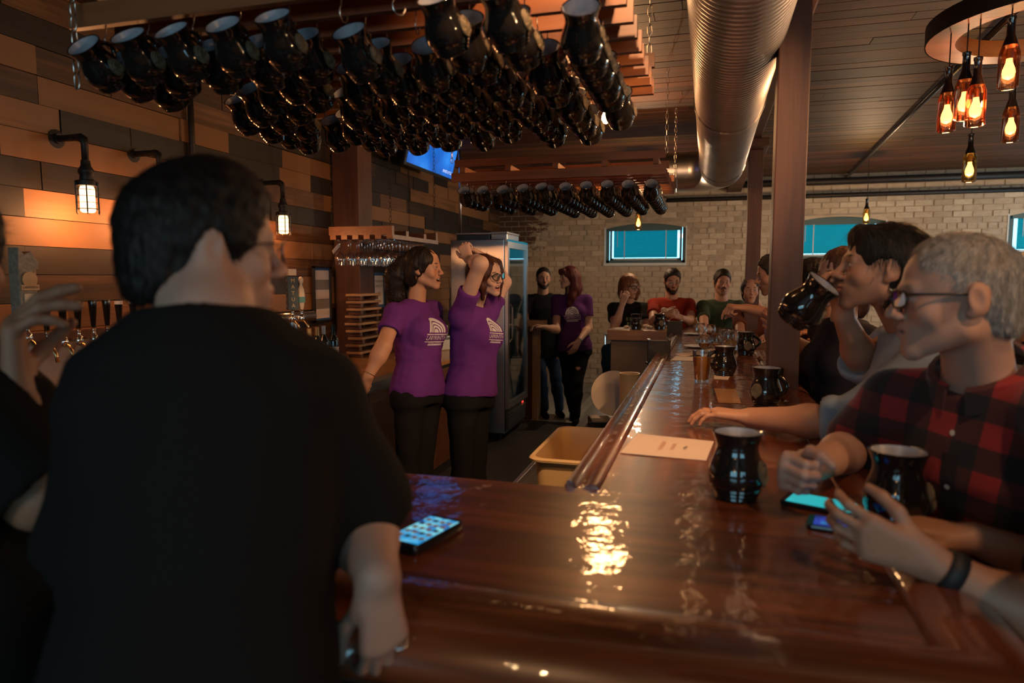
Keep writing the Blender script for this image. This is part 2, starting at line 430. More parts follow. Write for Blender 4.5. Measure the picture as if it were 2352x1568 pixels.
for i, (p, q, zv) in enumerate(cand):
    y = 10.0 - rnd.uniform(.004, .012)
    if i < 290: piece('brick', 'painted_brick', (p, y, zv), (q, 10.02, zv + .066), wb_)
    else: rest.box((p, y, zv), (q, 10.01, zv + .066))
o = rest.build('bricks_remaining', 'painted_brick', wb_); o['kind'] = 'stuff'
# other walls, with their window openings
mb = MB(); mb.box((5.5, -3.0, -.1), (5.6, 7.45, ZC + .02)); mb.box((5.5, 9.35, -.1), (5.6, 10.1, ZC + .02)); mb.box((5.5, 7.45, -.1), (5.6, 9.35, .7)); mb.box((5.5, 7.45, 2.3), (5.6, 9.35, ZC + .02))
st(setp(mb.build('wall_right', 'mortar'), 'plain side wall on the right of the room'))
mb = MB()
for a, b in ((-3.2, -2.2), (0, 1.2), (3.4, 5.5)): mb.box((a, -3.1, -.1), (b, -3.0, ZC + .02))
for a, b in ((-2.2, 0), (1.2, 3.4)): mb.box((a, -3.1, -.1), (b, -3.0, 1.3)); mb.box((a, -3.1, 2.5), (b, -3.0, ZC + .02))
st(setp(mb.build('wall_front', 'mortar'), 'wall behind the viewer with two large windows'))
# far windows with venetian blinds
slat_m, nt, b = _mat('blind_slat')
out = nt.nodes['Material Output']; df = nd(nt, 'ShaderNodeBsdfDiffuse'); df.inputs[0].default_value = (.03, .42, .46, 1)
tl = nd(nt, 'ShaderNodeBsdfTranslucent'); tl.inputs[0].default_value = (.02, .80, .88, 1)
mxs = nd(nt, 'ShaderNodeMixShader'); mxs.inputs[0].default_value = .5; nt.links.new(df.outputs[0], mxs.inputs[1]); nt.links.new(tl.outputs[0], mxs.inputs[2]); nt.links.new(mxs.outputs[0], out.inputs['Surface'])
for k, (a, b, c, d) in enumerate(WN):
    w = empty('window_%d' % (k+1), ((a+b)/2, 10.0, c)); st(w)
    setp(w, ['small high window with teal venetian blind above the seated drinkers', 'small high window with teal blind right of the front post', 'small high window at the right edge of the far wall'][k])
    hw = (b - a)/2; h = d - c
    mb = MB(); t = .045
    mb.box((-hw, .07, 0), (-hw+t, .12, h)); mb.box((hw-t, .07, 0), (hw, .12, h)); mb.box((-hw, .07, 0), (hw, .12, t)); mb.box((-hw, .07, h-t), (hw, .12, h))
    mb.box((-hw+.055, .085, t), (-hw+.085, .115, h-t)); mb.box((hw-.085, .085, t), (hw-.055, .115, h-t)); mb.box((-hw+.055, .085, t), (hw-.055, .115, t+.03))
    mb.build('window_frame', 'frame_teal', w)
    mb = MB(); mb.box((-hw-.02, -.03, -.035), (hw+.02, .1, .004)); mb.box((-hw-.016, -.015, 0), (-hw, .07, h-.05)); mb.box((hw, -.015, 0), (hw+.016, .07, h-.05))
    mb.build('window_sill', 'plaster_white', w)
    n = 14; arc = [(-hw + 2*hw*i/n, h - .075 + .07*(1 - (2*i/n - 1)**2)) for i in range(n+1)]
    mb = MB()
    for i in range(n): mb.add([(arc[i][0], y, zq) for y in (-.012, .03) for zq in (arc[i][1], h+.012)] + [(arc[i+1][0], y, zq) for y in (-.012, .03) for zq in (arc[i+1][1], h+.012)],
                              [(0,1,5,4), (2,6,7,3), (0,4,6,2), (1,3,7,5)])
    mb.build('arch_head', 'painted_brick', w)
    MB().box((-hw+t, .095, t), (hw-t, .10, h-t)).build('pane', 'pane_glass', w)
    bl = MB().box((-hw+.05, .032, h-.105), (hw-.05, .068, h-.02)).build('blind', 'frame_teal', w)
    mb = MB(); q = h - .115; M = np.array(Matrix.Rotation(R_(52), 3, 'X'))
    while q > .075: mb.obox((0, .05, q), hw-.115, .0150, .0008, M); q -= .0225
    o = mb.build('blind_slats', slat_m, bl); o['kind'] = 'stuff'
    mb = MB().box((-hw+.115, .035, .05), (hw-.115, .06, .068)).build('bottom_rail', 'plaster_white', bl)
    for s in (-.52, .52): MB().box((s*hw-.006, .030, .06), (s*hw+.006, .034, h-.1)).build('ladder_cord', 'plaster_white', bl)
    MB().tube([(-hw+.17, .028, h-.1), (-hw+.17, .028, .24)], .004, 6).build('tilt_wand', 'plaster_white', bl)
for k, (a, b, lo, hi) in enumerate(((1.2, 3.4, 1.3, 2.5), (-2.2, 0, 1.3, 2.5))):
    mb = MB(); t = .05; mb.box((a, -3.1, lo), (a+t, -3.02, hi)); mb.box((b-t, -3.1, lo), (b, -3.02, hi)); mb.box((a, -3.1, lo), (b, -3.02, lo+t)); mb.box((a, -3.1, hi-t), (b, -3.02, hi)); mb.box(((a+b)/2-.03, -3.1, lo), ((a+b)/2+.03, -3.02, hi))
    st(setp(mb.build('window_%d' % (4+k), 'frame_teal'), 'large window behind the viewer on the %s' % ('right', 'left')[k]))
# timber posts and beam
def post(name, x0, y0, x1, y1, z1, label, bol=True):
    r = st(empty(name, ((x0+x1)/2, (y0+y1)/2, 0))); setp(r, label)
    hx, hy = (x1-x0)/2, (y1-y0)/2
    MB().box((-hx, -hy, 0), (hx, hy, z1), .006).build('shaft', 'post_wood', r)
    if bol: MB().box((-hx-.035, -hy-.16, z1), (hx+.035, hy+.16, z1+.07), .01).build('bolster', 'post_wood', r)
    return r
post('post_1', .245, 2.985, .365, 3.105, 2.66, 'thick brown timber post standing at the bar edge')
post('post_2', .31, 6.36, .43, 6.48, 2.66, 'second brown timber post further back along the bar')
post('post_3', -3.04, 5.16, -2.80, 5.40, ZC-.02, 'dark timber post against the plank wall', False)
st(setp(MB().box((.21, -2.9, 2.73), (.40, 9.98, ZC-.003), .01).build('trim_1', 'post_wood'), 'long dark ceiling beam carried by the timber posts'))
# ================================================================== the bar
ZB = 1.08
bar = empty('bar_counter', (0, 3.5, 0), 0, 'long glossy mahogany bar turning across the front of the picture', 'bar counter')
bo = V(0, 3.5, 0)
def bpart(mb, name, mat, **kw): return mb.build(name, mat, bar, loc=-bo, **kw)
bpart(MB().box((-.222, 1.487, ZB-.05), (.285, 6.9, ZB)), 'top_slab', 'bar_wood_y')
bpart(MB().box((-1.45, .95, ZB-.05), (.285, 1.487, ZB)), 'top_slab', 'bar_wood_x')
def sweep(profile, path, outs):
    """profile (u outward, z) swept along path points with outward vectors"""
    mb = MB(); n = len(profile); vs = []
    for p, o in zip(path, outs):
        for u, z in profile: vs.append((p[0] + o[0]*u, p[1] + o[1]*u, z))
    fs = []
    for i in range(len(path)-1):
        for k in range(n): fs.append((i*n+k, i*n+(k+1) % n, (i+1)*n+(k+1) % n, (i+1)*n+k))
    fs.append(tuple(range(n))); fs.append(tuple((len(path)-1)*n+k for k in range(n-1, -1, -1)))
    return mb.add(vs, fs)
prof = [(0, ZB-.004), (.012, ZB+.010), (.04, ZB+.019), (.075, ZB+.020), (.108, ZB+.010), (.135, ZB-.012), (.150, ZB-.045), (.152, ZB-.07), (.140, ZB-.09), (.115, ZB-.10), (0, ZB-.10)]
def rail(path, outs, name, mat):
    o = bpart(sweep(prof, path, outs), name, mat, angle=50); fix_normals(o.data); return o
rail([(-1.45, .948), (.285, .948)], [(0, -1), (1, -1)], 'arm_rail', 'bar_wood_x')
rail([(.285, .948), (.285, 2.98)], [(1, -1), (1, 0)], 'arm_rail', 'bar_wood_y')
rail([(.285, 3.11), (.285, 6.9)], [(1, 0), (1, 0)], 'arm_rail', 'bar_wood_y')
ip = [(0, ZB-.002), (.006, ZB+.010), (.02, ZB+.012), (.034, ZB+.002), (.05, ZB-.002), (.06, ZB+.014), (.072, ZB+.016), (.079, ZB+.004), (.079, ZB-.06), (0, ZB-.06)]
o = bpart(sweep(ip, [(-.223, 1.487), (-.223, 6.3)], [(-1, 0), (-1, 0)]), 'drip_rail', 'bar_wood_y', angle=50); fix_normals(o.data)
bpart(MB().box((-1.42, 1.07, .02), (.12, 1.12, ZB-.05)), 'front_panel', 'black_paint')
bpart(MB().box((.10, 1.07, .02), (.15, 6.9, ZB-.05)), 'front_panel', 'grey_panel')
bpart(MB().box((-.24, 1.4, .02), (-.20, 6.3, ZB-.05)), 'inner_panel', 'black_paint')
bpart(MB().box((-1.40, .86, .0), (.1, 1.07, .25)), 'foot_plinth', 'grey_panel')
# far counter at the end of the bar
fc = empty('end_counter', (-.55, 6.5, 0), 0, 'pale oak counter top on a taupe panel at the far end of the bar', 'counter')
MB().box((-.34, -.2, .985), (.31, .22, 1.08), .006).build('top_slab', 'counter_oak', fc)
MB().box((-.31, -.15, .0), (.3, .2, .985)).build('side_panel', 'grey_panel', fc)
# stainless underbar, tub and things behind the bar
ub = empty('underbar_sink', (-.5, 2.6, 0), 0, 'stainless steel underbar shelf behind the bar rail', 'sink unit')
MB().box((-.21, -.95, .68), (.18, .95, .715), .006).build('shelf', 'steel', ub)
MB().box((-.19, -.93, .0), (.17, .93, .68)).build('cabinet', 'steel_dark', ub)
MB().box((-.225, -.95, .70), (-.205, .95, .75), .004).build('lip', 'steel', ub)
tub = empty('bus_tub', (-.455, 2.60, .716), 0, 'cream plastic bus tub on the steel shelf behind the bar', 'tub')
def rrect(w, d, r, n=5):
    pts = []
    for cx, cy, a0 in ((w-r, d-r, 0), (-w+r, d-r, 90), (-w+r, -d+r, 180), (w-r, -d+r, 270)):
        for i in range(n+1): a = R_(a0 + 90*i/n); pts.append((cx + r*math.cos(a), cy + r*math.sin(a)))
    return pts
def stack(mb, layers):
    n = len(layers[0][0]); vs = [(x, y, z) for pts, z in layers for x, y in pts]; fs = []
    for i in range(len(layers)-1):
        for k in range(n): fs.append((i*n+k, i*n+(k+1) % n, (i+1)*n+(k+1) % n, (i+1)*n+k))
    fs.append(tuple(range(n-1, -1, -1))); fs.append(tuple((len(layers)-1)*n+k for k in range(n))); return mb.add(vs, fs)
mb = MB(); stack(mb, [(rrect(.125, .24, .04), 0), (rrect(.138, .262, .045), .178), (rrect(.155, .280, .05), .182), (rrect(.157, .282, .05), .190), (rrect(.152, .277, .05), .196), (rrect(.138, .262, .045), .194), (rrect(.134, .256, .04), .17), (rrect(.122, .236, .035), .006)])
mb.build('basin', 'cream_plastic', tub, angle=50)
ct = empty('paper_container', (-.475, 4.05, 0), 0, 'cream upright container beside a round white plate behind the bar', 'container')
MB().lathe([(.055, .72), (.058, .98), (.060, 1.0), (.056, 1.0), (.052, .75)], 20).build('canister', 'cream_plastic', ct, angle=40, loc=(.045, -.05, 0))
pl = empty('round_plate', (-.535, 4.10, .86), 0, 'round white plate standing on edge behind the cream container', 'plate')
pl.rotation_euler = (R_(82), 0, R_(12))
MB().lathe([(.001, 0), (.09, 0), (.135, .012), (.137, .016), (.09, .006), (.001, .006)], 28).build('dish', 'cream_plate', pl, angle=40)
sb = empty('service_shelf', (-.5, 4.1, 0), 0, 'dark steel shelf behind the bar under the round plate', 'shelf')
MB().box((-.2, -.45, .70), (.19, .5, .72)).build('shelf_board', 'steel_dark', sb); MB().box((-.18, -.43, 0), (.18, .48, .70)).build('carcass', 'black_paint', sb)
pt = empty('card_terminal', tuple(ONZ(1378, 960, .76)), .3, 'small card terminal with silver top behind the bar', 'card terminal')
MB().box((-.06, -.08, -.04), (.06, .08, 0), .008).build('body', 'black_plastic', pt); MB().box((-.055, -.02, .0), (.0, .075, .004)).build('screen', 'steel', pt)

# ================================================================== mugs and their hanging racks
plain('mug_glaze', (.011, .009, .008), .09, coat=.5, spec=.5)
plain('mug_dark_fill', (.012, .005, .003), .1)
plain('mug_lining', (.34, .34, .38), .3, var=.15, scale=30)
plain('medallion', (.13, .098, .06), .5, var=.35, scale=90, bump=.4)
plain('medallion_line', (.26, .20, .12), .5)
mprof = [(.001, .002), (.043, .0), (.046, .004), (.0455, .009), (.0495, .013), (.0490, .018), (.0530, .022), (.0525, .027), (.0565, .033), (.0590, .045), (.0588, .058), (.0545, .075), (.0475, .092), (.0435, .106), (.0435, .117), (.0475, .130), (.0515, .139), (.0525, .143), (.0510, .1445), (.0480, .143)]
mesh_mug = MB().open_lathe(mprof, 26).mesh('mug_body', 'mug_glaze', angle=35)
mesh_lin = MB().open_lathe([(.0480, .143), (.0440, .130), (.0400, .115), (.0400, .104), (.044, .092), (.051, .075), (.055, .055), (.052, .03), (.040, .012), (.001, .010)], 20).mesh('mug_lining', 'mug_lining', smooth=True)
hp = [(.0445, 0, .117)] + [(.046 + .040*math.sin(math.pi*i/9), 0, .120 - .078*i/9) for i in range(1, 9)] + [(.054, 0, .036)]
mesh_han = MB().tube(hp, [.009, .0085, .008, .0075, .0075, .0075, .0075, .0078, .0085, .0095], 8).mesh('mug_handle', 'mug_glaze', smooth=True)
def medal():
    pts = []
    for i in range(20):
        t = 2*math.pi*i/20; x = .0215*math.sin(t); y = .027*math.cos(t)
        if y < -.012: x *= max(.12, 1 - ((-.012 - y)/.02)); y *= 1.12
        pts.append((x, y))
    mb = MB(); n = len(pts); vs = []
    for off in (.0005, .0045):
        for x, y in pts:
            z = .062 + y; r = np.interp(z, [q[1] for q in mprof], [q[0] for q in mprof]) + off; a = x/.055; vs.append((r*math.sin(a), -r*math.cos(a), z))
    vs.append((0, -(np.interp(.062, [q[1] for q in mprof], [q[0] for q in mprof]) + .0055), .062))
    fs = [(k, (k+1) % n, n+(k+1) % n, n+k) for k in range(n)] + [(n+k, n+(k+1) % n, 2*n) for k in range(n)]
    return mb.add(vs, fs)
mesh_med = medal().mesh('mug_medallion', 'medallion', angle=60)
def med_lines():
    mb = MB()
    def P(x, y, o=.0058):
        z = .062 + y; r = np.interp(z, [q[1] for q in mprof], [q[0] for q in mprof]) + o; a = x/.055; return (r*math.sin(a), -r*math.cos(a), z)
    for rr in (.010, .0165):
        mb.tube([P(rr*math.cos(t), .002 + rr*1.25*math.sin(t)) for t in np.linspace(.1, math.pi-.1, 9)], .0008, 4)
    mb.tube([P(-.019, -.004), P(.019, -.004)], .0009, 4); mb.tube([P(-.013, -.019), P(.013, -.019)], .0009, 4)
    for i in range(8):
        x = -.0155 + .0044*i; mb.tube([P(x, -.007), P(x + (.0016 if i % 2 else 0), -.0155)], .0008, 4)
    return mb
mesh_ml = med_lines().mesh('medallion_relief', 'medallion_line')
mesh_dark_fill = MB().lathe([(.001, .121), (.0405, .121), (.0405, .1215), (.001, .1216)], 20).mesh('dark_fill', 'mug_dark_fill')  # dark beer disc added so standing mugs look black inside
def mug(loc, M, label, group=None, name='pottery_mug', detail=True):
    r = bpy.data.objects.new(name, None); COL.objects.link(r); r.empty_display_size = .03
    r.matrix_world = Matrix.Translation(Vector(loc)) @ Matrix(M.tolist()).to_4x4(); setp(r, label, 'mug', group)
    link('body', mesh_mug, r); link('lining', mesh_lin, r); link('handle', mesh_han, r)
    if group is None and abs(M[2, 2] - 1) < .01: link('beer', mesh_dark_fill, r)  # upright mugs get the added dark disc over the pale lining
    m = link('medallion', mesh_med, r)
    if detail: link('lettering_relief', mesh_ml, m)
    return r
def hang_M(tilt, yaw):
    a = V(0, -math.cos(tilt), math.sin(tilt)); h = V(0, math.sin(tilt), math.cos(tilt)); y = np.cross(a, h)
    return np.array(Matrix.Rotation(yaw, 3, 'Z')) @ np.stack([h, y, a], axis=1)
hook_pts = [(0, 0, .03), (0, 0, -.020), (0, -.006, -.032), (0, -.004, -.046), (0, .006, -.057), (0, .020, -.055), (0, .026, -.042), (0, .024, -.033)]
mesh_hook = MB().tube(hook_pts, .0019, 6).mesh('hook', 'hook_wire', smooth=True)
link_pts = [(.0085*math.cos(t), 0, .015*math.sin(t) + (.006 if math.sin(t) > 0 else -.006)) for t in np.linspace(0, 2*math.pi, 13)[:-1]]
mesh_link = MB().tube(link_pts, .0022, 6, closed=True).mesh('chain_link', 'hook_wire', smooth=True)
mesh_link_dark = MB().tube(link_pts, .0016, 6, closed=True).mesh('chain_link_dark', 'iron', smooth=True)
def chain(p0, p1, label, me=None):
    p0, p1 = np.array(p0, float), np.array(p1, float); L = np.linalg.norm(p1-p0); n = max(2, int(L/.034))
    r = empty('hanging_chain', tuple(p0), 0, label, 'chain'); d = (p1-p0)/n
    q = Vector((0, 0, 1)).rotation_difference(Vector(unit(-d)))
    for i in range(n):
        o = link('chain_link', me or mesh_link, r, loc=d*(i+.5)); o.rotation_mode = 'QUATERNION'
        o.rotation_quaternion = q @ Matrix.Rotation(R_(90) if i % 2 else 0, 4, 'Z').to_quaternion()
ords = ['first', 'second', 'third', 'fourth', 'fifth', 'sixth', 'seventh', 'eighth', 'ninth', 'tenth']
def mug_rack(which, X0, Y0, dx, nrow, empties, skip_hook, label):
    zr = 2.23; x0, x1 = X0 - .085, X0 + dx*9 + .09
    r = empty('mug_rack', ((x0+x1)/2, Y0 + .06*nrow, zr), 0, label, 'rack'); ro = V((x0+x1)/2, Y0 + .06*nrow, zr)
    for k in range(nrow):
        y = Y0 + .123*k
        e = 0 if k else .03
        piece('slat', 'rack_wood', V(x0 - e, y-.011, zr) - ro, V(x1 + rnd.uniform(-.004, .004), y+.011, zr+.062) - ro, r)
    for i in range(5):
        x = x0 + .06 + (x1-x0-.12)*i/4
        piece('cross_rail', 'rack_cross', V(x-.019, Y0-.03, zr+.062) - ro, V(x+.019, Y0 + .123*(nrow-1) + .03, zr+.10) - ro, r)
    for y in (Y0-.012, Y0 + .42, Y0 + .123*(nrow-1)+.012):
        piece('top_board', 'rack_wood', V(x0, y-.012, zr+.10) - ro, V(x1, y+.012, zr+.15) - ro, r)
    for k in range(nrow):
        y = Y0 + .123*k; cnt = 0
        for i in range(10):
            x = X0 + dx*i
            if (k, i) in skip_hook: continue
            h = link('hook', mesh_hook, r, loc=V(x, y, zr) - ro)
            if (k, i) in empties: h.rotation_euler = (0, 0, rnd.uniform(-1, 1)); continue
            yaw = rnd.gauss(R_(-2), R_(6)); M = hang_M(R_(rnd.gauss(45, 3)), yaw)*.87
            hk = V(x, y + .008, zr - .052)          # the handle's inner top rests in the hook's bend
            loc = hk - M @ V(.0775, 0, .085)
            cnt += 1
            rowname = 'front row' if k == 0 else '%s row' % ords[k]
            lab = 'black mug in %s of the %s hanging rack, %s from left' % (rowname, which, ords[cnt-1])
            mug(loc, M, lab, 'mugs hanging on the %s rack' % which, detail=(which == 'near' or k == 0))
    return x0, x1
E1 = {(0,5), (0,6), (0,9), (3,0), (4,0), (2,1), (3,1), (2,2), (2,4), (4,3), (4,4), (6,2), (5,2), (2,8), (1,6), (7,1), (9,0), (9,1), (5,8), (8,5), (9,6), (9,9), (8,9), (6,9)}
x0, x1 = mug_rack('near', -1.585, 1.54, .1425, 10, E1, {(0,9)}, 'near hanging mug rack of dark red slats')
chain((x0+.02, 1.50, 2.40), (x0+.02, 1.50, 2.06), 'short steel chain end dangling at the left corner of the near rack')
chain((x1-.02, 1.53, 2.9), (x1-.02, 1.53, 2.38), 'steel chain at the front right corner of the near rack')
chain((x1-.02, 2.66, 2.9), (x1-.02, 2.66, 2.38), 'steel chain at the back right corner of the near rack')
chain((x0+.05, 2.66, 2.9), (x0+.05, 2.66, 2.38), 'steel chain at the back left corner of the near rack')
E2 = {(1,1), (3,2), (4,0), (5,0), (6,0), (7,0), (8,0), (9,0), (6,1), (7,1), (8,1), (9,1), (7,2), (8,2), (9,2), (9,3), (8,3), (9,8), (9,9)}
x0, x1 = mug_rack('far', -1.654, 4.62, .1419, 10, E2, set(), 'far hanging mug rack of red slats above the fridge')
chain((x1+.005, 4.60, 2.9), (x1+.005, 4.60, 2.36), 'steel chain at the front right corner of the far rack')
chain((x1+.005, 5.74, 2.9), (x1+.005, 5.74, 2.36), 'steel chain at the back right corner of the far rack')
chain((x0-.02, 4.60, 2.9), (x0-.02, 4.60, 2.36), 'steel chain at the left corner of the far rack beside the screen')
# unseen spotlights added out of frame to warm the bar and bartenders
def added_spot(loc, target, energy, label, ang=70):
    d = Vector(target) - Vector(loc); r = empty('added_spotlight', loc, 0, label, 'spotlight'); r.rotation_mode = 'QUATERNION'; r.rotation_quaternion = d.to_track_quat('-Z', 'Y')
    MB().open_lathe([(.02, .10), (.035, .09), (.045, .0), (.042, .0), (.03, .07)], 18).build('housing', 'black_plastic', r, angle=40)
    MB().lathe([(.001, .05), (.028, .05), (.030, .055)], 14).build('added_lamp_face', emit('added_spot_face_%d' % len(MATS), (1, .7, .4), 6), r)
    MB().tube([(0, 0, .09), (0, 0, .13)], .01, 8).build('stem', 'black_plastic', r)
    add_light('spot_light', 'SPOT', (0, 0, -.01), energy, (1.0, .54, .25), parent=r, spot_size=R_(ang), spot_blend=.8, shadow_soft_size=.03)
added_spot((-.15, 1.0, 2.80), (-.35, 3.0, .9), 130, 'added unseen spotlight that brightens the tub and long bar')
added_spot((.85, .55, 2.80), (.1, 2.1, 1.08), 38, 'added unseen spotlight that brightens the near mug and hands')
added_spot((1.3, 1.6, 2.75), (-1.42, 3.75, 1.45), 240, 'added unseen spotlight that brightens the two bartenders', 42)
# bulbs above the racks
def bulb_fixture(loc, energy, label, col=(1.0, .50, .20)):
    r = empty('ceiling_bulb', loc, 0, label, 'lamp')
    MB().lathe([(.05, .27), (.05, .25), (.022, .22), (.022, .16), (.03, .13)], 14).build('holder', 'iron', r, angle=40)
    MB().lathe([(.013, .13), (.018, .11), (.03, .08), (.032, .06), (.025, .035), (.001, .025)], 14).build('bulb', emit('bulb_glow_%d' % len(MATS), (1, .62, .28), 18), r, smooth=True)
    add_light('bulb_light', 'POINT', (0, 0, -.05), energy, col, parent=r, shadow_soft_size=.13)
bulb_fixture((-.72, 2.25, ZC-.27), 9, 'bare bulb on the ceiling above the near mug rack')
bulb_fixture((-.75, 5.10, ZC-.27), 30, 'bare bulb on the ceiling above the far mug rack')

# ================================================================== spiral duct
dk = empty('spiral_duct', (.09, 4.0, 2.575), 0, 'large galvanised spiral air duct hanging above the bar', 'duct')
plain('duct_metal', (.60, .60, .62), .36, 1.0, var=.08, scale=3)
RD = .188
def duct_body():
    mb = MB(); n = 40; path = []
    y = -6.4
    prof = []
    while y < 2.62:
        for dy, dr in ((0, 0), (.018, 0), (.022, .0045), (.028, .0045), (.032, 0)): prof.append((RD + dr, y + dy))
        y += .040
    M = np.array([[1, 0, 0], [0, 0, 1], [0, -1, 0]], float)   # local z -> +Y
    mb.open_lathe(prof, n, (0, 0, 0), np.array([[1, 0, 0], [0, 0, 1], [0, 1, 0]], float)); return mb
o = duct_body().build('spiral_pipe', 'duct_metal', dk, angle=25)
mb = MB(); pts = [V(0, 2.62, 0)] + [V(-.30 + .30*math.cos(t), 2.62 + .30*math.sin(t), 0) for t in np.linspace(0, math.pi/2, 9)[1:]]
n = 32; vs = []; fs = []
for i, p in enumerate(pts):
    t = math.pi/2*i/8; rad = V(math.cos(t), math.sin(t), 0)
    for k in range(n): a = 2*math.pi*k/n; vs.append(p + RD*1.004*(math.cos(a)*rad + math.sin(a)*V(0, 0, 1)))
for i in range(len(pts)-1):
    for k in range(n): fs.append((i*n+k, i*n+(k+1) % n, (i+1)*n+(k+1) % n, (i+1)*n+k))
mb.add(vs, fs).build('elbow', 'duct_metal', dk, smooth=True)
prof = []; y = .0
while y < 1.5:
    for dy, dr in ((0, 0), (.10, 0), (.104, .004), (.11, .004), (.114, 0)): prof.append((RD + dr, y + dy))
    y += .12
MB().open_lathe(prof, 32, (-.30, 2.92, 0), np.array([[0, 0, -1], [0, 1, 0], [1, 0, 0]], float)).build('cross_pipe', 'duct_metal', dk, angle=25)
for y in (-2.2, .2, 2.3):
    MB().tube([(RD*1.03*math.cos(a), y, RD*1.03*math.sin(a)) for a in np.linspace(0, 2*math.pi, 25)[:-1]], .008, 6, closed=True).build('hanger_band', 'steel', dk)
    for s in (-1, 1): MB().box((s*.18-.012, y-.008, 0), (s*.18+.012, y+.008, .345)).build('hanger_strap', 'steel', dk)
# pipes by the far wall and a conduit on the ceiling
def pipe(pts, r, name, label, mat='iron', cat='pipe'): return setp(MB().tube(pts, r, 10).build(name, mat, smooth=True), label, cat)
pipe([(-3.0, 9.75, 2.80), (5.4, 9.75, 2.80)], .045, 'sprinkler_pipe', 'upper black pipe running along the far brick wall')
pipe([(-3.0, 9.82, 2.63), (5.4, 9.82, 2.63)], .03, 'sprinkler_pipe', 'lower black pipe running along the far brick wall')
pipe([ONZ(2352, 5, 2.885), ONZ(1940, 412, 2.885)], .018, 'ceiling_conduit', 'grey conduit running diagonally across the ceiling on the right', 'steel_dark')
pipe([(-3.02, 3.52, 1.9), (-3.02, 3.52, 2.9)], .018, 'wall_conduit', 'thin dark conduit on the plank wall under the near mugs', 'iron')
pipe([(-2.55, 6.9, 1.95), (-2.55, 6.9, 2.9)], .014, 'wall_conduit', 'grey conduit rising from the top of the fridge', 'steel')

# ================================================================== bottle pendants
filament = emit('filament', (1.0, .50, .17), 40)
frost = emit('bulb_core', (1.0, .55, .22), 7)
def bottle_pendant(bottom, cord_top, amber, label, group=None, energy=2.0, sc=1.0, light=True, col=(1.0, .48, .19)):
    b = np.array(bottom, float); r = empty('bottle_pendant', tuple(b), 0, label, 'pendant lamp', group)
    s = sc; neck = 'black_gloss'
    MB().open_lathe([(.030*s, 0), (.037*s, .004*s), (.0375*s, .12*s), (.036*s, .14*s), (.028*s, .165*s)], 20).build('bottle', 'bottle_amber' if amber else 'bottle_yellow', r, angle=50)
    MB().lathe([(.0285*s, .163*s), (.022*s, .185*s), (.0155*s, .205*s), (.0145*s, .26*s), (.017*s, .265*s), (.017*s, .275*s), (.006*s, .28*s)], 16).build('neck', neck, r, angle=50)
    bl = MB().lathe([(.010*s, .118*s), (.012*s, .10*s), (.021*s, .075*s), (.023*s, .06*s), (.018*s, .042*s), (.001, .034*s)], 14).build('bulb', frost, r, smooth=True)
    MB().lathe([(.0115*s, .115*s), (.0125*s, .15*s), (.001, .155*s)], 10).build('socket', 'brass', r)
    MB().tube([(0, 0, .275*s), tuple(np.array(cord_top) - b)], .0028, 6).build('cord', 'black_plastic', r)
    if light: add_light('pendant_light', 'POINT', (0, 0, -.02), energy, col, parent=r, shadow_soft_size=.012)
    return r
RC = W(2425, 68, 2.9); zr = RC[2]
rg = empty('ring_chandelier', tuple(RC), 0, 'round wooden ring chandelier at the top right carrying bottle lamps', 'chandelier')
wood('ring_wood', [(.10, .045, .015), (.26, .13, .045), (.40, .22, .08)], 'X', rough=.4)
mb = MB(); n = 48; ro_, ri = .475, .36; zt = .075
vs = []; fs = []
for i in range(n):
    a = 2*math.pi*i/n; c, s_ = math.cos(a), math.sin(a)
    vs += [(ro_*c, ro_*s_, 0), (ro_*c, ro_*s_, zt), (ri*c, ri*s_, zt), (ri*c, ri*s_, 0)]
for i in range(n):
    j = (i+1) % n
    for k in range(4): fs.append((i*4+k, i*4+(k+1) % 4, j*4+(k+1) % 4, j*4+k))
mb.add(vs, fs).build('ring', 'ring_wood', rg, angle=40); fix_normals(rg.children[0].data)
MB().open_lathe([(ro_+.004, -.002), (ro_+.004, zt+.004)], 48).build('iron_band', 'iron', rg, smooth=True)
for a in (40, 160, 280): MB().tube([(.40*math.cos(R_(a)), .40*math.sin(R_(a)), zt), (.12*math.cos(R_(a)), .12*math.sin(R_(a)), ZC - zr)], .005, 6).build('hanger', 'iron', rg)
for (px, py, D, lab) in ((2172, 303, 2.78, 'amber bottle lamp hanging lowest on the left of the ring chandelier'), (2212, 276, 2.66, 'amber bottle lamp in the middle of the left cluster on the ring'),
                         (2238, 290, 3.02, 'amber bottle lamp at the back of the left cluster on the ring'), (2314, 204, 2.62, 'amber bottle lamp hanging high at the right of the ring'), (2319, 326, 3.1, 'amber bottle lamp hanging low at the right of the ring')):
    b = min((W(px, py, D + .01*k) for k in range(-50, 60)), key=lambda q: abs(math.hypot(q[0]-RC[0], q[1]-RC[1]) - .42) + .15*abs(np.dot(q-CAM, CF) - D)); bottle_pendant(b, (b[0], b[1], zr), True, lab, 'bottle lamps on the ring chandelier', 5.0)
for (px, py, D, lab, am) in ((2225, 418, 4.6, 'yellow bottle pendant hanging alone below the ring chandelier', False), (1989, 514, 7.6, 'small bottle pendant in front of the window right of the post', False), (1466, 527, 7.4, 'small glowing bottle pendant under the far mug rack', False)):
    b = W(px, py, D); bottle_pendant(b, (b[0], b[1], ZC), am, lab, 'single bottle pendants', 9.0 if D < 5 else 24.0, 1.15 if D < 5 else 1.0, col=(1.0, .64, .36))

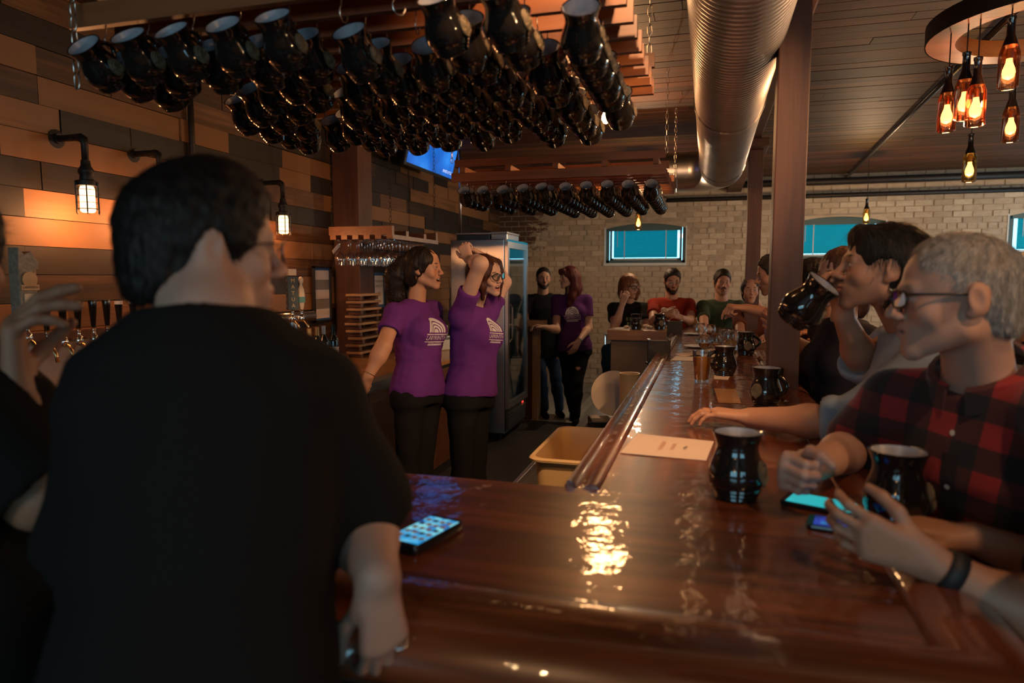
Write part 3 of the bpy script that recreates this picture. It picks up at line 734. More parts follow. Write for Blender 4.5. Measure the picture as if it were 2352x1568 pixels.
for (x, y, z, en, lab) in ((3.9, 5.4, 2.05, 62, 'added fill light bottle pendant over the side room, nearer one'), (4.6, 8.0, 2.05, 62, 'added fill light bottle pendant over the side room, farther one'), (2.2, .5, 2.1, 40, 'added fill light bottle pendant to the right of the viewer'), (-.5, -1.3, 2.1, 10, 'added fill light bottle pendant behind the viewer')):
    bottle_pendant((x, y, z), (x, y, ZC), False, lab, 'added fill pendants outside the view', en, 1.1, col=(1.0, .68, .42) if y > 3 else (1.0, .55, .26))  # unseen pendants added to give the room warm fill light

# ================================================================== caged wall lamps
jar = emit('frosted_jar', (1.0, .60, .26), 3.4)
def cage_lamp(pbot, label, lit=True):
    b = np.array(pbot, float); r = empty('cage_wall_lamp', tuple(b), 0, label, 'wall lamp')
    MB().lathe([(.026, .005), (.033, .012), (.033, .115), (.028, .128), (.02, .13)], 18).build('glass_jar', jar if lit else 'clear_glass', r, angle=50)
    MB().lathe([(.05, .13), (.05, .152), (.03, .158), (.028, .18), (.034, .19), (.034, .205), (.022, .225), (.020, .25)], 16).build('cap', 'iron', r, angle=40)
    cg = MB().tube([(.048*math.cos(a), .048*math.sin(a), .02) for a in np.linspace(0, 2*math.pi, 17)[:-1]], .002, 5, closed=True).build('cage', 'iron', r)
    for k in range(6):
        a = R_(60*k+15); c, s_ = math.cos(a), math.sin(a)
        MB().tube([(.052*c, .052*s_, .145), (.052*c, .052*s_, .005), (.05*c, .05*s_, -.004)], .0032, 6).build('bar', 'iron', cg)
    for zq in (.05, .08, .11): MB().tube([(.051*math.cos(a), .051*math.sin(a), zq) for a in np.linspace(0, 2*math.pi, 17)[:-1]], .0012, 4, closed=True).build('ring', 'iron', cg)
    ar = MB().tube([(0, 0, .24), (0, 0, .33), (-.006, 0, .348), (-.022, 0, .358), (-.05, 0, .36), (-3.062 - b[0], 0, .36)], [.016, .016, .021, .021, .016, .016], 10).build('pipe_arm', 'iron', r, smooth=True)
    MB().lathe([(.045, 0), (.045, .012), (.024, .016), (.024, .03)], 14, (-3.06 - b[0], 0, .36), np.array([[0, 0, 1], [0, 1, 0], [1, 0, 0]], float)).build('wall_flange', 'iron', r, angle=40)
    if lit: add_light('cage_light', 'POINT', (.0, 0, -.025), 6.5, (1.0, .40, .14), parent=r, shadow_soft_size=.03)
cage_lamp(ONX(203, 490, -2.88), 'lit caged pipe lamp on the planks left of the man in front')
cage_lamp(ONX(652, 538, -2.88), 'lit caged pipe lamp on the planks right of the front man\'s head')
cage_lamp(ONX(372, 505, -2.88), 'caged pipe lamp half hidden behind the front man\'s head', True)

# ================================================================== screen on the left wall
tv = empty('television', (-2.72, 6.5, 2.62), 0, 'blue lit television tilted down high on the left wall', 'television')
tv.rotation_euler = (0, R_(14), 0)
mb = MB().box((-.03, -.60, -.02), (0, .60, .68), .008).build('casing', 'black_plastic', tv)
m, nt, b = _mat('tv_picture'); n = nd(nt, 'ShaderNodeTexNoise'); n.inputs['Scale'].default_value = 2.2; n.inputs['Detail'].default_value = 3
nt.links.new(pos(nt, kind='obj', jitter=False), n.inputs['Vector']); cc = ramp(nt, n.outputs[0], [(.35, (.004, .06, .30)), (.55, (.01, .14, .60)), (.75, (.03, .27, .80))])
nt.links.new(cc, b.inputs['Emission Color']); b.inputs['Emission Strength'].default_value = 1.0; b.inputs['Base Color'].default_value = (0, 0, 0, 1)
MB().box((.0, -.575, .01), (.003, .575, .655)).build('screen', 'tv_picture', tv)
vs, fs = text_mesh('SWEET LITTLE', .04)
MB().add([(.0045, -x*-1 + .42, z + .06) for x, z, _ in vs], fs).build('caption', emit('caption_white', (.7, .8, 1), 1.0), tv)
MB().box((-.32, -.1, .25), (-.03, .1, .42)).build('wall_bracket', 'black_plastic', tv)

# ================================================================== tap wall and back bar
bb = empty('back_bar_counter', (-2.7, 4.0, 0), 0, 'dark back bar cabinet with wooden top along the plank wall', 'counter')
MB().box((-.33, -2.6, .88), (.74, 2.1, .915), .006).build('counter_top', 'counter_oak', bb)
MB().box((-.33, -2.6, .0), (.68, 2.1, .88)).build('cabinet', 'black_paint', bb)
for i in range(6): MB().box((.68, -2.5 + .76*i, .08), (.695, -1.80 + .76*i, .84), .004).build('cabinet_door', 'post_wood', bb)
MB().box((.66, -.9, .86), (.77, .3, .925), .02).build('bar_towel', plain('towel_grey', (.12, .115, .115), .9, bump=.3, scale=60), bb)
sp = empty('tap_backsplash', (-2.995, 2.9, .92), 0, 'brushed steel backsplash and drip tray under the beer taps', 'backsplash')
MB().box((.0, -1.2, .03), (.012, 1.0, .33), .003).build('steel_sheet', 'steel', sp)
t = MB().box((.012, -1.2, .0), (.22, 1.0, .03), .004).build('drip_tray', 'steel', sp)
for k in range(24): MB().box((.02, -1.18 + .09*k, .03), (.21, -1.172 + .09*k, .034)).build('grate_bar', 'steel_dark', t)
MB().box((-.03, -1.25, .335), (.035, 1.05, .385), .006).build('tap_board', 'post_wood', sp)
def beer_tap(p, label, head='plain'):
    p = np.array(p, float); r = empty('beer_tap', tuple(p), 0, label, 'beer tap', None)
    MB().tube([(-.06, 0, .0), (.0, 0, 0), (.03, 0, .0)], .011, 10).build('shank', 'chrome', r, smooth=True)
    MB().lathe([(.018, -.02), (.02, 0), (.016, .018), (.009, .026), (.008, .045), (.012, .05)], 12, (.03, 0, 0)).build('faucet', 'chrome', r, smooth=True)
    MB().tube([(.03, 0, -.012), (.055, 0, -.022), (.075, 0, -.05), (.082, 0, -.085)], [.012, .011, .009, .008], 10).build('spout', 'brass', r, smooth=True)
    MB().lathe([(.010, .048), (.013, .055), (.009, .062)], 10, (.03, 0, 0)).build('collar', 'brass', r)
    if head == 'plain':
        h = MB().lathe([(.010, .06), (.012, .08), (.018, .16), (.0195, .185), (.018, .19), (.001, .191)], 14, (.03, 0, 0)).build('tap_handle', 'black_gloss', r, angle=40)
        if label.split()[0] in ('first', 'sixth', 'seventh'): MB().lathe([(.0195, .165), (.0200, .183)], 14, (.03, 0, 0)).build('white_band', 'paper_white', h)
    return r
for i, px in enumerate((97, 135, 170, 205, 237, 265, 298)):
    p = ONX(px, 770, -2.93); beer_tap((p[0], p[1], 1.255), '%s black handled beer tap from the left on the plank wall' % ords[i])
tw = empty('wine_tap_tower', (-2.83, 4.22, .916), 0, 'short steel tower carrying the wine taps on the back bar', 'tap tower')
MB().lathe([(.055, 0), (.055, .015), (.035, .03), (.035, .36), (.02, .37)], 18).build('column', 'steel', tw, angle=40)
MB().tube([(0, -.16, .36), (0, .26, .36)], .035, 14).build('crossbar', 'steel', tw, smooth=True)
# labyrinth pottery tap handle at the far left
p = ONX(52, 775, -2.85); r = beer_tap(p, 'tall stone grey tap handle with a brewery badge at the far left', 'none')
plain('stone_grey', (.30, .24, .18), .7, var=.25, scale=60, bump=.3); plain('badge_gold', (.55, .30, .12), .45)
h = MB().box((.0, -.045, .075), (.06, .035, .30), .008).build('tap_handle', 'stone_grey', r)
MB().prism([(-.04, .0), (.05, .0), (.05, .03), (.02, .075), (-.01, .06), (-.035, .09)], -.028, .028, np.array([[0, 0, 1], [1, 0, 0], [0, 1, 0]], float), (.03, -.005, .295)).build('crown', 'stone_grey', h)
M = np.array([[0, 0, 1], [1, 0, 0], [0, 1, 0]], float)
MB().lathe([(.032, 0), (.034, .008), (.001, .012)], 20, (.062, -.005, .25), np.array([[0, 0, 1], [0, 1, 0], [-1, 0, 0]], float)).build('badge', 'badge_gold', h)
MB().box((.06, -.045, .205), (.07, .035, .228)).build('badge_banner', 'badge_gold', h)
vs, fs = text_mesh('LABYRINTH', .0135); MB().add([(.0712, x - .005, z + .2165) for x, z, _ in vs], fs).build('lettering', 'ink', h)
MB().box((.06, -.03, .10), (.066, .022, .19), .002).build('name_plate', 'ivory', h)
# wine tap handles beside the front man's face
def matua(px, py, X, label):
    p = ONX(px, py, X); p[2] = 1.275; r = beer_tap(p, label, 'none'); return r, p
plain('matua_blue', (.05, .075, .085), .5); plain('matua_gold', (.62, .48, .22), .4)
r, p = matua(663, 702, -2.80, 'dark wine tap handle lettered downwards beside the front man\'s face')
h = MB().obox((.03, 0, .175), .022, .035, .115, np.array(Matrix.Rotation(R_(-38), 3, 'Z'))).build('tap_handle', 'matua_blue', r)
for face, ang in ((0, -38), (1, 52)):
    M = np.array(Matrix.Rotation(R_(ang), 3, 'Z')); hx = .0232 if face == 0 else .0362
    for j, ch in enumerate('MATUA'):
        vs, fs = text_mesh(ch, .036 if face == 0 else .026)
        # face 0 looks along local +x, face 1 along local -y
        if face == 0: pts = [V(.03, 0, .175) + M @ V(.0232, x, 0) + V(0, 0, z + .086 - .043*j) for x, z, _ in vs]
        else: pts = [V(.03, 0, .175) + np.array(Matrix.Rotation(R_(-38), 3, 'Z')) @ V(x, -.0362, 0) + V(0, 0, z + .086 - .043*j) for x, z, _ in vs]
        MB().add(pts, fs).build('letter', 'matua_gold', h)
MB().obox((.03, 0, .32), .018, .028, .022, np.array(Matrix.Rotation(R_(-38), 3, 'Z'))).build('handle_cap', 'ivory', h)
r, p = matua(684, 706, -2.76, 'cream figure shaped tap handle behind the lettered wine tap')
MB().lathe([(.010, .06), (.016, .075), (.022, .12), (.026, .16), (.020, .2), (.012, .225), (.010, .24), (.015, .25), (.018, .265), (.012, .285), (.001, .29)], 14, (.03, 0, 0)).build('tap_handle', 'ivory', r, angle=50)
MB().lathe([(.0265, .11), (.0275, .15)], 14, (.03, 0, 0)).build('teal_band', plain('teal_paint', (.10, .28, .26), .5), r)
# framed notices on the planks
def framed(p0, p1, name, label, build):
    y0, z1 = p0; y1, z0 = p1
    r = empty(name, (-3.03, (y0+y1)/2, z0), 0, label, 'picture frame'); w = (y1-y0)/2; h = z1-z0
    mb = MB(); t = .016
    mb.box((0, -w, 0), (.02, -w+t, h)); mb.box((0, w-t, 0), (.02, w, h)); mb.box((0, -w, 0), (.02, w, t)); mb.box((0, -w, h-t), (.02, w, h))
    mb.build('frame', 'black_paint', r); MB().box((0, -w+t, t), (.008, w-t, h-t)).build('mat_board', 'blue_mat', r); build(r, w, h); return r
def cert(tint):
    def f(r, w, h):
        s = MB().box((.008, -w+.045, .045), (.0095, w-.045, h-.045)).build('sheet', tint, r)
        if tint == 'paper_white':
            for txt, sz, zz in (('MAXIMUM', .034, h-.10), ('CAPACITY', .034, h-.145), ('18', .06, h-.22)):
                vs, fs = text_mesh(txt, sz); MB().add([(.0102, x, zz + z) for x, z, _ in vs], fs).build('lettering', 'ink', s)
        else:
            for k in range(5): MB().box((.0095, -w+.06, h-.075-.04*k), (.0099, w-.06, h-.071-.04*k)).build('text_line', 'red_ink', s)
    return f
framed((5.52, 1.625), (5.78, 1.24), 'framed_notice', 'blue matted framed paper left of the capacity notice', cert('paper'))
framed((5.80, 1.625), (6.06, 1.26), 'framed_notice', 'blue matted capacity notice behind the curly haired bartender', cert('paper_white'))
def menu(r, w, h):
    for k in range(5): MB().box((.008, -w+.03, .03 + (h-.06)*k/5), (.0095, w-.025, .03 + (h-.06)*(k+.97)/5)).build('list_panel', 'paper' if k % 2 == 0 else 'grey_panel', r)
framed((4.80, 1.65), (5.06, 1.20), 'framed_menu', 'tall blue framed price list beside the dark wall post', menu)
# wine bottles
plain('wine_glass_dark', (.010, .014, .012), .08, coat=.4); plain('foil_gold', (.55, .33, .12), .35, .6); plain('foil_silver', (.45, .47, .48), .3, .8)
for i, (px, py, foil, lab, cat_) in enumerate(((711, 800, 'foil_gold', 'gold', 0), (729, 801, 'foil_gold', 'dull gold', 0), (744, 802, 'foil_silver', 'silver', 0), (766, 806, 'wine_glass_dark', 'black', 0))):
    b = W(px, py, 4.55 + .12*i); b = V(b[0], b[1], .916)
    r = empty('wine_bottle', tuple(b), 0, 'dark wine bottle with %s capsule on the back bar' % lab, 'bottle', 'wine bottles on the back bar')
    MB().lathe([(.036, 0), (.0375, .005), (.0375, .19), (.034, .205), (.018, .235), (.0145, .25), (.0145, .30), (.001, .301)], 18).build('glass', 'wine_glass_dark', r, angle=40)
    MB().lathe([(.0148, .235), (.0152, .30), (.0155, .305), (.001, .306)], 14).build('capsule', foil, r, angle=40)
    MB().open_lathe([(.0379, .05), (.0379, .15)], 18).build('paper_label', 'paper', r, smooth=True)
# stacked flight paddles
for k in range(9):
    p0 = ONX(858, 810 - 14.5*k, -2.72); z = .916 + .058*k
    r = empty('flight_paddle', (-2.72 + rnd.uniform(-.01, .01), 5.05 + rnd.uniform(-.012, .012), z), rnd.uniform(-.04, .04),
              'wooden tasting paddle in the stack on the back bar, %s from the bottom' % ords[k], 'paddle', 'stacked tasting paddles')
    MB().box((-.065, -.17, .030), (.065, .20, .050), .005).build('board', 'pale_wood', r)
    for sy in (-.13, .15): MB().box((-.055, sy-.02, 0), (.055, sy+.02, .030)).build('foot_block', 'post_wood', r)
    for sy in (-.09, .01, .11): MB().lathe([(.026, .0), (.028, .004), (.028, .007), (.022, .004)], 14, (0, sy, .0485)).build('cup_ring', 'post_wood', r)
sh = empty('wire_tray', (-2.62, 4.92, 1.225), 0, 'thin steel tray laid across the paddle stack', 'tray')
# hanging glass rack with wine glasses
gp = W(907, 545, 4.75)
gr = empty('stemware_rack', (-2.55, 5.0, 1.86), 0, 'reddish wooden stemware rack hanging over the back bar', 'rack')
piece('end_board', 'rack_cross', (-.26, -.30, .02), (.27, -.26, .085), gr); piece('end_board', 'rack_cross', (-.26, .56, .02), (.27, .60, .085), gr)
for i in range(6): piece('slat', 'rack_wood', (-.25 + .095*i, -.3, -.012), (-.20 + .095*i, .6, .02), gr)
for y in (-.05, .3): piece('top_board', 'rack_cross', (-.26, y, .02), (.27, y+.05, .06), gr)
bpy.data.objects.remove(sh)
def wine_glass_mesh():
    return (MB().open_lathe([(.0365, -.003), (.0365, 0), (.020, -.006), (.006, -.014), (.0042, -.03), (.0042, -.085), (.012, -.095), (.032, -.112), (.042, -.135), (.0425, -.155), (.036, -.195)], 18).mesh('wine_glass', 'clear_glass', smooth=True))
wgm = wine_glass_mesh()
for i in range(5):
    for j in range(6):
        o = link('wine_glass', wgm, loc=(-2.55 - .205 + .095*i, 5.0 - .24 + .135*j, 1.85))
        setp(o, 'hanging wine glass in the %s row of the stemware rack, %s from the wall' % ('front' if j == 0 else ords[j], ords[i]), 'wine glass', 'wine glasses in the stemware rack')
for s, y in ((-.24, -.28), (.25, -.28), (.25, .58)): chain((-2.55 + s, 5.0 + y, 2.9), (-2.55 + s, 5.0 + y, 1.945), 'thin chain holding the stemware rack, %s' % {(-.24, -.28): 'nearest the wall', (.25, -.28): 'at its front corner', (.25, .58): 'at its far corner'}[(s, y)], mesh_link_dark)
# small square of things behind the bartenders
reg = empty('cash_register', (-2.35, 5.75, .916), R_(-20), 'white till with pale keys between the two bartenders', 'till')
MB().box((-.13, -.16, 0), (.13, .16, .09), .008).build('drawer', 'plaster_white', reg); MB().box((-.10, -.12, .09), (.02, .12, .21), .01).build('display', 'plaster_white', reg)
MB().box((.03, -.11, .09), (.12, .11, .12), .006).build('keypad', 'steel', reg)
nap = empty('napkin_stack', (-2.36, 5.05, .916), .2, 'small stack of paper napkins on the back bar edge', 'napkins')
for k in range(4): MB().box((-.06, -.06, .006*k), (.06, .06, .006*k+.005)).build('napkin', 'paper_white', nap, rot=(0, 0, rnd.uniform(-.1, .1)))
tape = ONX(777, 571, -2.79)
setp(MB().obox((0, 0, 0), .002, .055, .014, np.array(Matrix.Rotation(R_(32), 3, 'X')) @ np.eye(3)).build('tape_strip', 'paper', loc=(-2.798, tape[1]-.02, tape[2])), 'strip of tan tape stuck slantwise on the wall post', 'tape')

# ================================================================== fridge, gate, chair
fr = empty('glass_door_fridge', (-2.11, 6.58, 0), 0, 'tall steel fridge with a glass door facing the bar', 'fridge')
MB().box((-.285, -.375, .06), (.255, .375, 1.92), .006).build('cabinet', 'steel', fr)
d = MB(); hy = .37; t = .055
d.box((.26, -hy, .30), (.29, -hy+t, 1.90)); d.box((.26, hy-t, .30), (.29, hy, 1.90)); d.box((.26, -hy+t, .30), (.29, hy-t, .36)); d.box((.26, -hy+t, 1.84), (.29, hy-t, 1.90))
d = d.build('door', 'steel', fr)
MB().box((.270, -hy+t, .36), (.276, hy-t, 1.84)).build('door_pane', 'pane_glass', d)
MB().box((.256, -hy+.03, .33), (.259, hy-.03, 1.87)).build('cold_interior', plain('fridge_inside', (.16, .19, .20), .5), fr)
MB().tube([(.30, -hy+.03, .95), (.325, -hy+.03, .98), (.325, -hy+.03, 1.28), (.30, -hy+.03, 1.31)], .008, 8).build('handle', 'chrome', d)
for k in range(5): MB().box((.262, -hy+t+.01, .50 + .27*k), (.268, hy-t-.01, .512 + .27*k)).build('inner_shelf', 'steel', fr)
g = MB().box((.255, -hy, .08), (.27, hy, .285), .004).build('grille', 'steel_dark', fr)
for k in range(6): MB().box((.27, -hy+.06, .10 + .028*k), (.282, hy-.06, .112 + .028*k)).build('louvre', 'steel', g)
MB().box((.27, hy-.16, .262), (.274, hy-.11, .278)).build('red_light', emit('red_led', (1, .05, .03), 1.5), g)
MB().box((.258, -hy, 1.90), (.285, hy, 1.92)).build('top_trim', 'chrome', fr)
for sx in (-.24, .2):
    for sy in (-.33, .33): MB().lathe([(.02, 0), (.02, .06)], 10, (sx, sy, 0)).build('foot', 'steel_dark', fr)
for i, (x0, y0, w, dd, h, lab, mt) in enumerate(((-.25, -.30, .34, .4, .07, 'flat dark box lying on top of the fridge', 'steel_dark'), (.10, -.30, .16, .42, .075, 'clear topped silver tray on the front of the fridge top', 'steel'))):
    r = empty('storage_box', (-2.11 + x0, 6.58 + y0, 1.921), 0, lab, 'box')
    MB().box((0, 0, 0), (w, dd, h*.75), .006).build('tray', mt, r); MB().box((-.005, -.005, h*.75), (w+.005, dd+.005, h), .004).build('lid', 'steel', r)
gt = empty('half_wall', (-1.80, 7.25, 0), 0, 'narrow half wall with a pale timber cap beside the fridge', 'half wall')
MB().box((-.30, -.06, 0), (-.035, .06, 1.0)).build('panel', 'post_wood', gt); MB().box((-.032, -.07, 0), (.032, .07, 1.0), .004).build('end_post', 'pale_wood', gt)
MB().box((-.33, -.10, 1.0), (.10, .10, 1.10), .008).build('cap', 'pale_wood', gt)
def metal_chair(loc, rz, label):
    r = empty('metal_chair', loc, rz, label, 'chair'); m = 'steel'
    MB().box((-.19, -.19, .44), (.19, .19, .46), .008).build('seat', m, r)
    for sx, sy, tx, ty in ((-.17, -.17, -.21, -.21), (.17, -.17, .21, -.21), (-.17, .17, -.21, .22), (.17, .17, .21, .22)): MB().tube([(sx, sy, .445), (tx, ty, 0)], .013, 8).build('leg', 'steel_dark', r)
    for sx in (-.17, .17): MB().tube([(sx, .17, .45), (sx, .22, .68), (sx*.95, .25, .86)], .012, 8).build('back_post', m, r)
    MB().box((-.17, .235, .74), (.17, .255, .87), .008).build('backrest', m, r); MB().box((-.05, .195, .47), (.05, .225, .76), .006).build('splat', m, r)
metal_chair((-.98, 8.35, 0), R_(25), 'grey metal chair between the red haired woman and the end counter')
metal_chair((-1.02, 9.3, 0), R_(160), 'grey metal chair by the far brick wall')
def stool(loc, label):
    r = empty('bar_stool', loc, 0, label, 'stool', 'bar stools')
    MB().lathe([(.16, .70), (.175, .71), (.175, .74), (.15, .755), (.001, .76)], 20).build('seat', 'black_plastic', r, angle=40)
    for k in range(4):
        a = R_(45+90*k); MB().tube([(.12*math.cos(a), .12*math.sin(a), .70), (.2*math.cos(a), .2*math.sin(a), 0)], .013, 8).build('leg', 'steel_dark', r)
    MB().tube([(.175*math.cos(a), .175*math.sin(a), .28) for a in np.linspace(0, 2*math.pi, 17)[:-1]], .009, 6, closed=True).build('foot_ring', 'steel_dark', r)

# ================================================================== things on the bar
def z_on(px, py): return ONZ(px, py, ZB + .001)
p = z_on(1692, 1158); mug(V(p[0], p[1] + .05, ZB+.001), np.array(Matrix.Rotation(R_(68), 3, 'Z')), 'black pottery mug standing on the bar beside the older man\'s fist')
p = z_on(1765, 925); mug(V(.215, 2.66, ZB+.001), np.array(Matrix.Rotation(R_(-40), 3, 'Z')), 'black pottery mug on the bar behind the grey sleeved forearm')
p = z_on(1663, 862); mug(V(p[0], p[1], ZB+.001), np.array(Matrix.Rotation(R_(200), 3, 'Z')), 'black pottery mug behind the pint of hazy beer')
p = z_on(1712, 815); mug(V(p[0], p[1], ZB+.001), np.array(Matrix.Rotation(R_(10), 3, 'Z')), 'black pottery mug right of the tasting glasses near the post')
p = ONZ(1460, 757, ZB+.001); mug(V(p[0], p[1]+.05, ZB+.001), np.array(Matrix.Rotation(R_(60), 3, 'Z')), 'black pottery mug before the woman in black at the end counter')
p = ONZ(1514, 757, ZB+.001); mug(V(p[0], p[1]+.05, ZB+.001), np.array(Matrix.Rotation(R_(20), 3, 'Z')), 'black pottery mug before the man in the red shirt')
# wide dark cup against the post
cp = empty('wide_cup', (.25, 2.90, ZB+.001), 0, 'wide dark goblet against the foot of the front post', 'cup')
MB().lathe([(.035, 0), (.037, .006), (.012, .02), (.011, .045), (.03, .06), (.047, .085), (.050, .115), (.048, .116), (.04, .085), (.001, .066)], 24).build('bowl', plain('brown_glaze', (.05, .018, .010), .12, coat=.5), cp, angle=40)
# beer in a pint glass
def pint(loc):
    r = empty('pint_glass', loc, 0, 'pint glass of hazy orange beer on the bar', 'glass')
    MB().open_lathe([(.001, .004), (.030, .0), (.0305, .004), (.0425, .148), (.0415, .148), (.0295, .018), (.001, .016)], 26).build('glass', 'clear_glass', r, angle=50)
    m, nt, b = _mat('hazy_beer'); b.inputs['Base Color'].default_value = (.88, .46, .10, 1); b.inputs['Roughness'].default_value = .3; tb_ = nd(nt, 'ShaderNodeBsdfTranslucent'); tb_.inputs[0].default_value = (.95, .50, .12, 1); mb_ = nd(nt, 'ShaderNodeMixShader'); mb_.inputs[0].default_value = .6
    nt.links.new(b.outputs[0], mb_.inputs[1]); nt.links.new(tb_.outputs[0], mb_.inputs[2]); nt.links.new(mb_.outputs[0], nt.nodes['Material Output'].inputs['Surface'])
    MB().lathe([(.001, .018), (.0288, .0185), (.0385, .118), (.0001, .118)], 24).build('beer', 'hazy_beer', r, angle=50)
p = z_on(1611, 880); pint((p[0], p[1], ZB+.001))
plain('amber_beer', (.45, .17, .03), .1, trans=.4, ior=1.33); plain('gold_beer', (.62, .38, .06), .1, trans=.4, ior=1.33)
def taster(loc, beer, fill, label, s=1.0):
    r = empty('tulip_glass', loc, 0, label, 'glass', 'tulip tasting glasses on the bar')
    pr = [(.001, .003), (.030, .0), (.030, .003), (.008, .010), (.0045, .018), (.0045, .038), (.012, .045), (.030, .062), (.038, .085), (.036, .108), (.029, .135), (.0285, .135)]
    MB().open_lathe([(a*s, b*s) for a, b in pr], 20).build('glass', 'clear_glass', r, smooth=True)
    if beer: MB().lathe([(.001, .046*s), (.012*s, .0465*s), (.0285*s, .063*s), (.0362*s, .063*s + fill*s), (.001, .063*s + fill*s)], 18).build('beer', beer, r, angle=50)
for (px, py, be, fi, lab) in ((1617, 818, 'amber_beer', .020, 'tulip glass of amber beer at the left of the tasting glasses'), (1677, 838, 'gold_beer', .022, 'stemmed tulip glass of golden beer nearest the viewer'),
                              (1645, 815, 'amber_beer', .008, 'low filled tulip glass between the amber and golden ones'), (1609, 782, None, 0, 'empty tulip glass at the back left of the tasting glasses'),
                              (1632, 785, 'amber_beer', .01, 'tulip glass with a little beer at the back of the tasting glasses'), (1662, 800, None, 0, 'empty tulip glass right of the tasting group'), (1683, 803, None, 0, 'empty tulip glass under the pointing hand')):
    p = z_on(px, py); taster((p[0], p[1], ZB+.001), be, fi, lab, .98)
def sheet(corners, name, label, mat='paper', z=ZB+.0015, th=.0012, curl=0.0):
    pts = [ONZ(x, y, z) for x, y in corners]; c = sum(pts)/4; r = empty(name, tuple(c), 0, label, 'paper')
    mb = MB(); N = 8; vs = []
    for k in (0, 1):
        for i in range(N+1):
            for j in range(N+1):
                u, v_ = i/N, j/N; q = (1-u)*((1-v_)*pts[0] + v_*pts[3]) + u*((1-v_)*pts[1] + v_*pts[2]) - c
                q = q + V(0, 0, k*th + curl*(math.sin(u*5 + v_*2)**2)*(.3 + abs(v_-.5))); vs.append(q)
    fs = []; m_ = (N+1)**2
    for i in range(N):
        for j in range(N):
            a = i*(N+1)+j; fs.append((a, a+1, a+N+2, a+N+1)); fs.append((m_+a, m_+a+N+1, m_+a+N+2, m_+a+1))
    for i in range(N):
        for a, b in ((i*(N+1), (i+1)*(N+1)), ((i+1)*(N+1)+N, i*(N+1)+N), (i+1, i), (N*(N+1)+i, N*(N+1)+i+1)): fs.append((a, b, m_+b, m_+a))
    mb.add(vs, fs).build('leaf', mat, r); fix_normals(r.children[0].data); return r, c, pts
r, c, pts = sheet([(1465, 996), (1640, 1014), (1622, 1058), (1424, 1040)], 'menu_sheet', 'printed pale menu sheet on the bar left of the near mug')
ex = unit(pts[3]-pts[0]); ey = unit(pts[1]-pts[0])
for k, (txt, sz, off) in enumerate((('LABYRINTH', .020, -.02), ('BREWING', .016, .012), ('MENU', .014, .045))):
    vs, fs = text_mesh(txt, sz); MB().add([ex*x*1.0 - ey*(-(off) - z*1.0) + V(0, 0, .0022) for x, z, _ in vs], fs).build('lettering', 'red_ink' if k < 2 else 'ink', r)
sheet([(1612, 806), (1690, 808), (1640, 822), (1552, 818)], 'crumpled_napkin', 'crumpled pale paper lying on the bar behind the pint', curl=.022)
sheet([(1554, 817), (1600, 818), (1592, 829), (1540, 827)], 'paper_slip', 'white paper slip on the bar left of the pint', 'paper_white')
sheet([(1640, 862), (1680, 858), (1672, 872), (1640, 870)], 'beer_coaster', 'pale coaster on the bar right of the pint', 'paper')
sheet([(1640, 892), (1690, 894), (1702, 926), (1650, 924)], 'paper_coaster', 'square tan coaster on the bar right of the pint glass foot', 'counter_oak')
for (px, py, lab) in ((1594, 768, 'oval white plate on the bar behind the tasting glasses'), (1600, 797, 'oval pale plate left of the tasting glasses')):
    p = z_on(px, py); o = empty('oval_plate', (p[0], p[1], ZB+.001), 0, lab, 'plate'); MB().lathe([(.001, 0), (.05, 0), (.085, .008), (.086, .011), (.05, .004), (.001, .004)], 26).build('dish', 'plaster_white', o, angle=40)
def menu_stand(px0, px1, py0, py1, D, label):
    a = W(px0, py1, D); b = W(px1, py1, D); t = W(px0, py0, D); w = np.linalg.norm(b-a)/2; h = t[2]-a[2]; c = (a+b)/2
    r = empty('menu_holder', (c[0], c[1], c[2]), YAW, label, 'menu holder')
    MB().box((-w, -.012, 0), (w, .012, h), .004).build('board', 'black_paint', r); MB().box((-w*1.05, -.045, -.012), (w*1.05, .045, 0), .003).build('foot', 'black_plastic', r)
    for s in (-1, 1): MB().box((s*w*.9-.008, -.02, h), (s*w*.9+.008, .02, h+.008)).build('clip', 'steel', r)
menu_stand(1487, 1539, 781, 832, 4.25, 'large black table menu board on the inner edge of the bar')
menu_stand(1532, 1566, 737, 774, 5.8, 'smaller black menu board in front of the man in red')
for k in range(5):
    p = ONZ(1440 + 28*k, 756 - (k % 2)*2, ZB + .002); r = empty('food_scraps', (p[0], p[1]+.1, ZB+.001), 0.4*k, 'small heap of bread on the end counter, %s from the left' % ords[k], 'food', 'food on the end counter')
    mbx = MB()
    for j in range(3): mbx.sphere((rnd.uniform(-.04, .04), rnd.uniform(-.03, .03), .015), .022, 8, 6, (1.3, 1, .65))
    mbx.build('bread', 'ivory', r, smooth=True)
sheet([(1418, 752), (1450, 752), (1446, 756), (1408, 756)], 'paper_slip', 'white paper under the elbow of the woman in black', 'paper_white')
